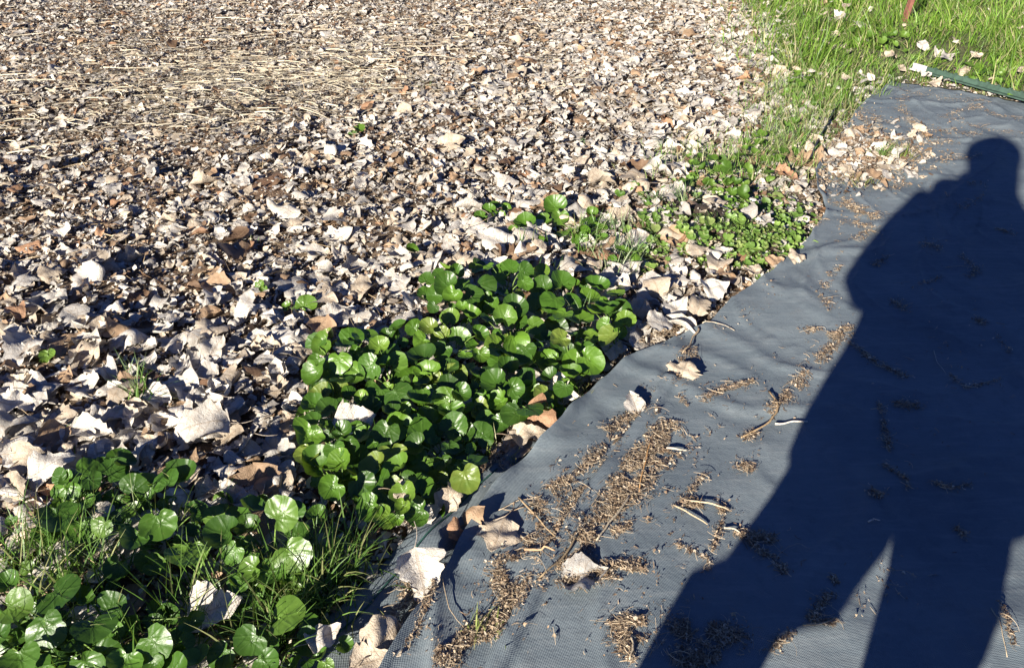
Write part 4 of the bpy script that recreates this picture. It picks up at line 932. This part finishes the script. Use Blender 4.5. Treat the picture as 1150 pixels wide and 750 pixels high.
b = P(1015, 26); b[2] = float(HT(b[0], b[1])); a = Acc(); M = Matrix.Rotation(R(7), 4, 'Y') @ Matrix.Rotation(R(25), 4, 'Z')
box(a, (-.037, -.003, -.2), (.037, .003, 1.15), M); box(a, (-.003, -.035, -.2), (.003, -.0035, 1.15), M)
for i in range(16): box(a, (-.010, .0035, .05 + i * .068), (.010, .010, .07 + i * .068), M)
o = a.build('metal_stake', MRU, None, False); o.location = b; tag(o, 'rusty red metal stake standing in the grass, leaning slightly', 'stake')

ln = L2([(905, 186), (914, 165), (925, 146), (938, 120)]); ln = resample(ln, 24); a = Acc(); h = .055; t = .004
nrm = np.array([ln[-1, 1] - ln[0, 1], -(ln[-1, 0] - ln[0, 0])]); nrm /= np.linalg.norm(nrm)
ring = []
for k, (dx, z) in enumerate([(-t, -.04), (-t, h), (t, h), (t, -.04)]):
    zz = z + (.008 * fbm(np.arange(24) * .3, np.zeros(24), 4) if z > 0 else 0)
    ring.append(np.stack([ln[:, 0] + nrm[0] * dx + .35 * z * nrm[0], ln[:, 1] + nrm[1] * dx + .35 * z * nrm[1], np.zeros(24) + zz], 1))
v = np.stack(ring, 1); a.add(v.reshape(-1, 3), gridf(24, 4, True)); o = a.build('garden_edging', MBK); tag(o, 'black plastic edging strip poking up between the far litter and the cloth', 'edging')

# ------------------------------------------------------------------ the photographer, standing on the cloth behind the camera (the shadow is theirs)
BASE = np.array([RT[0] * .095 - HD[0] * .24, RT[1] * .095 - HD[1] * .24])
FACE = math.atan2(HD[1], HD[0]) - math.pi / 2
MSK = m_flat('skin', (.55, .33, .24), .5, 0, .1); MCO = m_flat('coat_cloth', (.06, .08, .13), .85, 0, .3); MTR = m_flat('trouser_cloth', (.09, .10, .13), .85, 0, .3); MBO = m_flat('rubber', (.03, .035, .03), .4); MHA = m_flat('hair_brown', (.09, .055, .03), .6); MCAP = m_flat('knit_cap', (.16, .05, .05), .9); MCM = m_flat('camera_body', (.02, .02, .022), .4)


def skin_mesh(name, joints, bones, mat, parent, sub=2, root=0):
    me = bpy.data.meshes.new(name); me.from_pydata([j[:3] for j in joints], bones, []); o = bpy.data.objects.new(name, me); COL.objects.link(o); me.materials.append(mat)
    o.modifiers.new('skin', 'SKIN'); sv = me.skin_vertices[0].data if me.skin_vertices else None
    if sv is None:
        bpy.context.view_layer.objects.active = o
        with bpy.context.temp_override(object=o, active_object=o): bpy.ops.mesh.customdata_skin_add()
        sv = me.skin_vertices[0].data
    for k, j in enumerate(joints): sv[k].radius = (j[3], j[4] if len(j) > 4 else j[3])
    sv[root].use_root = True
    o.modifiers['skin'].use_smooth_shade = True
    sb = o.modifiers.new('sub', 'SUBSURF'); sb.levels = sub; sb.render_levels = sub
    dg = bpy.context.evaluated_depsgraph_get(); m2 = bpy.data.meshes.new_from_object(o.evaluated_get(dg)); o.modifiers.clear(); o.data = m2
    for p_ in m2.polygons: p_.use_smooth = True
    o.parent = parent
    return o


def cam_local(wx, wy, wz):            # world -> person frame
    d = np.array([wx, wy]) - BASE; return (float(d @ RT), float(d @ HD), wz)


GZ = float(FABZ(BASE[0], BASE[1]))
cx, cy, cz = cam_local(0, -.075, CAMH - .02)
HANDL = (cx - .085, cy - .105, cz - .02); HANDR = (cx + .085, cy - .085, cz - .02)
ELL = (-.31, .06, 1.11); ELR = (.33, .08, 1.12); SHL = (-.175, 0, 1.44); SHR = (.175, 0, 1.44)
body = [(-.05, 0, .95, .13, .10), (-.03, 0, 1.15, .12, .09), (0, 0, 1.38, .15, .10), (0, .0, 1.50, .06, .06), (0, .015, 1.60, .07, .08), (0, .02, 1.70, .085, .105), (0, .01, 1.775, .075, .09),
        (*SHL, .055), (*ELL, .042), (*HANDL, .028), (*SHR, .055), (*ELR, .042), (*HANDR, .028),
        (-.15, 0, .86, .09), (-.26, .0, .52, .062), (-.345, 0, .09, .042), (-.355, .12, .045, .04, .035), (.06, 0, .86, .09), (.075, .0, .50, .062), (.055, 0, .09, .042), (.06, .12, .045, .04, .035),
        (0, .115, 1.655, .016)]
bones = [(0, 1), (1, 2), (2, 3), (3, 4), (4, 5), (5, 6), (2, 7), (7, 8), (8, 9), (2, 10), (10, 11), (11, 12), (0, 13), (13, 14), (14, 15), (15, 16), (0, 17), (17, 18), (18, 19), (19, 20), (5, 21)]
nb = len(body)
for side, hd_ in ((-1, 9), (1, 12)):                      # palm, four fingers and a thumb closed round the camera
    hx, hy, hz = body[hd_][:3]; body.append((hx - side * -.002, hy + .035, hz + .012, .024, .016)); pi_ = len(body) - 1; bones.append((hd_, pi_))
    for f, (dz, ln_) in enumerate([(.030, .062), (.012, .068), (-.006, .064), (-.022, .050)]):
        a0 = len(body); body += [(hx - side * .004, hy + .060, hz + dz + .01, .0095), (hx - side * .018, hy + .060 + ln_ * .4, hz + dz + .012, .0085), (hx - side * (.018 + ln_ * .45), hy + .062 + ln_ * .42, hz + dz + .012, .0075)]
        bones += [(pi_, a0), (a0, a0 + 1), (a0 + 1, a0 + 2)]
    a0 = len(body); body += [(hx - side * .022, hy + .022, hz - .004, .011), (hx - side * .048, hy + .020, hz + .010, .009)]; bones += [(pi_, a0), (a0, a0 + 1)]
person = skin_mesh('person', body, bones, MSK, None)
person.location = (BASE[0], BASE[1], GZ); person.rotation_euler.z = FACE
tag(person, 'photographer in coat and wide trousers standing on the cloth, holding up a camera', 'person')
ca = Acc(); NA = 40; rows = []
for z, xa, xb, ry in [(.742, -.325, .25, .16), (.74, -.335, .262, .17), (.80, -.338, .262, .17), (.88, -.326, .25, .165), (.95, -.31, .238, .155), (1.02, -.302, .232, .15), (1.12, -.315, .24, .15), (1.22, -.325, .238, .145), (1.32, -.30, .22, .14), (1.42, -.255, .20, .125), (1.50, -.235, .165, .11), (1.545, -.232, .14, .10), (1.562, -.218, .125, .095), (1.565, -.12, .10, .09), (1.568, -.06, .06, .06)]:
    ph = np.linspace(0, 2 * math.pi, NA, endpoint=False); k = 1 + .03 * np.sin(ph * 6 + z * 7)
    rows.append(np.stack([(xa + xb) / 2 + (xb - xa) / 2 * np.cos(ph), ry * np.sin(ph) * k, np.full(NA, z)], 1))
ca.add(np.concatenate(rows), gridf(len(rows), NA, True)[:, ::-1])
for jj in ([(-.20, .0, 1.44), (-.27, .02, 1.30), (-.325, .05, 1.12), (-.30, .09, 1.10), (-.22, .12, 1.24), (HANDL[0] - .02, HANDL[1] - .05, HANDL[2] - .02)], [(.16, 0, 1.44), (.23, .03, 1.30), (.29, .06, 1.13), (.26, .10, 1.11), (.20, .12, 1.25), (HANDR[0] + .02, HANDR[1] - .05, HANDR[2] - .02)]):
    tube(ca, resample(jj, 22), np.interp(np.linspace(0, 1, 22), [0, .3, .55, 1], [.105, .095, .08, .052]), 16)
ca.build('coat', MCO, person)
ta = Acc()
for lg in ([(.93, -.15, .15), (.80, -.17, .158), (.70, -.182, .152), (.655, -.207, .137), (.61, -.253, .101), (.57, -.280, .086), (.535, -.298, .082), (.515, -.322, .108), (.45, -.332, .098), (.36, -.335, .095), (.25, -.342, .085)],
           [(.93, .08, .145), (.80, .09, .145), (.70, .092, .132), (.655, .090, .122), (.61, .082, .110), (.56, .070, .100), (.48, .062, .095), (.36, .056, .09), (.25, .055, .08)]):
    tube(ta, [(x_, 0.0, z_) for z_, x_, _ in lg], [r_ for _, _, r_ in lg], 24)
ta.build('trousers', MTR, person)
for sd in (-1, 1):
    x0 = -.345 if sd < 0 else .055
    skin_mesh('boot', [(x0, 0, .36, .09), (x0, 0, .18, .075), (x0, .01, .075, .062), (x0 + sd * .01, .14, .055, .055, .05)], [(0, 1), (1, 2), (2, 3)], MBO, person)
def loft(name, rows, mat, y0=0.0):
    acc = Acc(); ph = np.linspace(0, 2 * math.pi, 28, endpoint=False); rr = []
    for z, xa, xb, ry in rows: rr.append(np.stack([(xa + xb) / 2 + (xb - xa) / 2 * np.cos(ph), y0 + ry * np.sin(ph), np.full(28, z)], 1))
    acc.add(np.concatenate(rr), gridf(len(rr), 28, True)[:, ::-1]); return acc.build(name, mat, person)


loft('hair', [(1.52, -.03, .05, .02), (1.521, -.078, .118, .06), (1.57, -.088, .132, .075), (1.64, -.105, .128, .08), (1.72, -.125, .122, .085), (1.735, -.06, .06, .03)], MHA, -.055)
loft('knit_cap', [(1.70, -.10, .09, .10), (1.702, -.138, .126, .135), (1.735, -.141, .13, .138), (1.775, -.134, .124, .13), (1.81, -.105, .10, .105), (1.84, -.06, .058, .06), (1.85, -.01, .01, .01)], MCAP)
for sx in (-.034, .034):
    a = Acc(); th = np.linspace(0, math.pi, 8); ph = np.linspace(0, 2 * math.pi, 12, endpoint=False)
    v = np.stack([np.sin(th)[:, None] * np.cos(ph)[None], np.sin(th)[:, None] * np.sin(ph)[None], np.cos(th)[:, None] + 0 * ph[None]], -1) * .013 + np.array([sx, .112, 1.685]); a.add(v.reshape(-1, 3), gridf(8, 12, True)); a.build('eye', MWT, person)
pc = empty('photo_camera', (0, 0, CAMH)); pc.rotation_euler = (-PITCH, 0, 0)
a = Acc(); box(a, (-.065, -.100, -.042), (.065, -.055, .036)); box(a, (-.022, -.095, .036), (.022, -.06, .055)); a.build('camera_body', MCM, pc, False)
a = Acc(); t = np.linspace(0, 1, 8)[:, None]; tube(a, np.array([[0, -.054, -.002]]) + t * np.array([[0, .034, 0]]), [.034, .034, .034, .032, .032, .03, .03, .03], 24); a.build('lens', MCM, pc, False)
tag(pc, 'compact black camera held up in both hands of the photographer', 'camera')
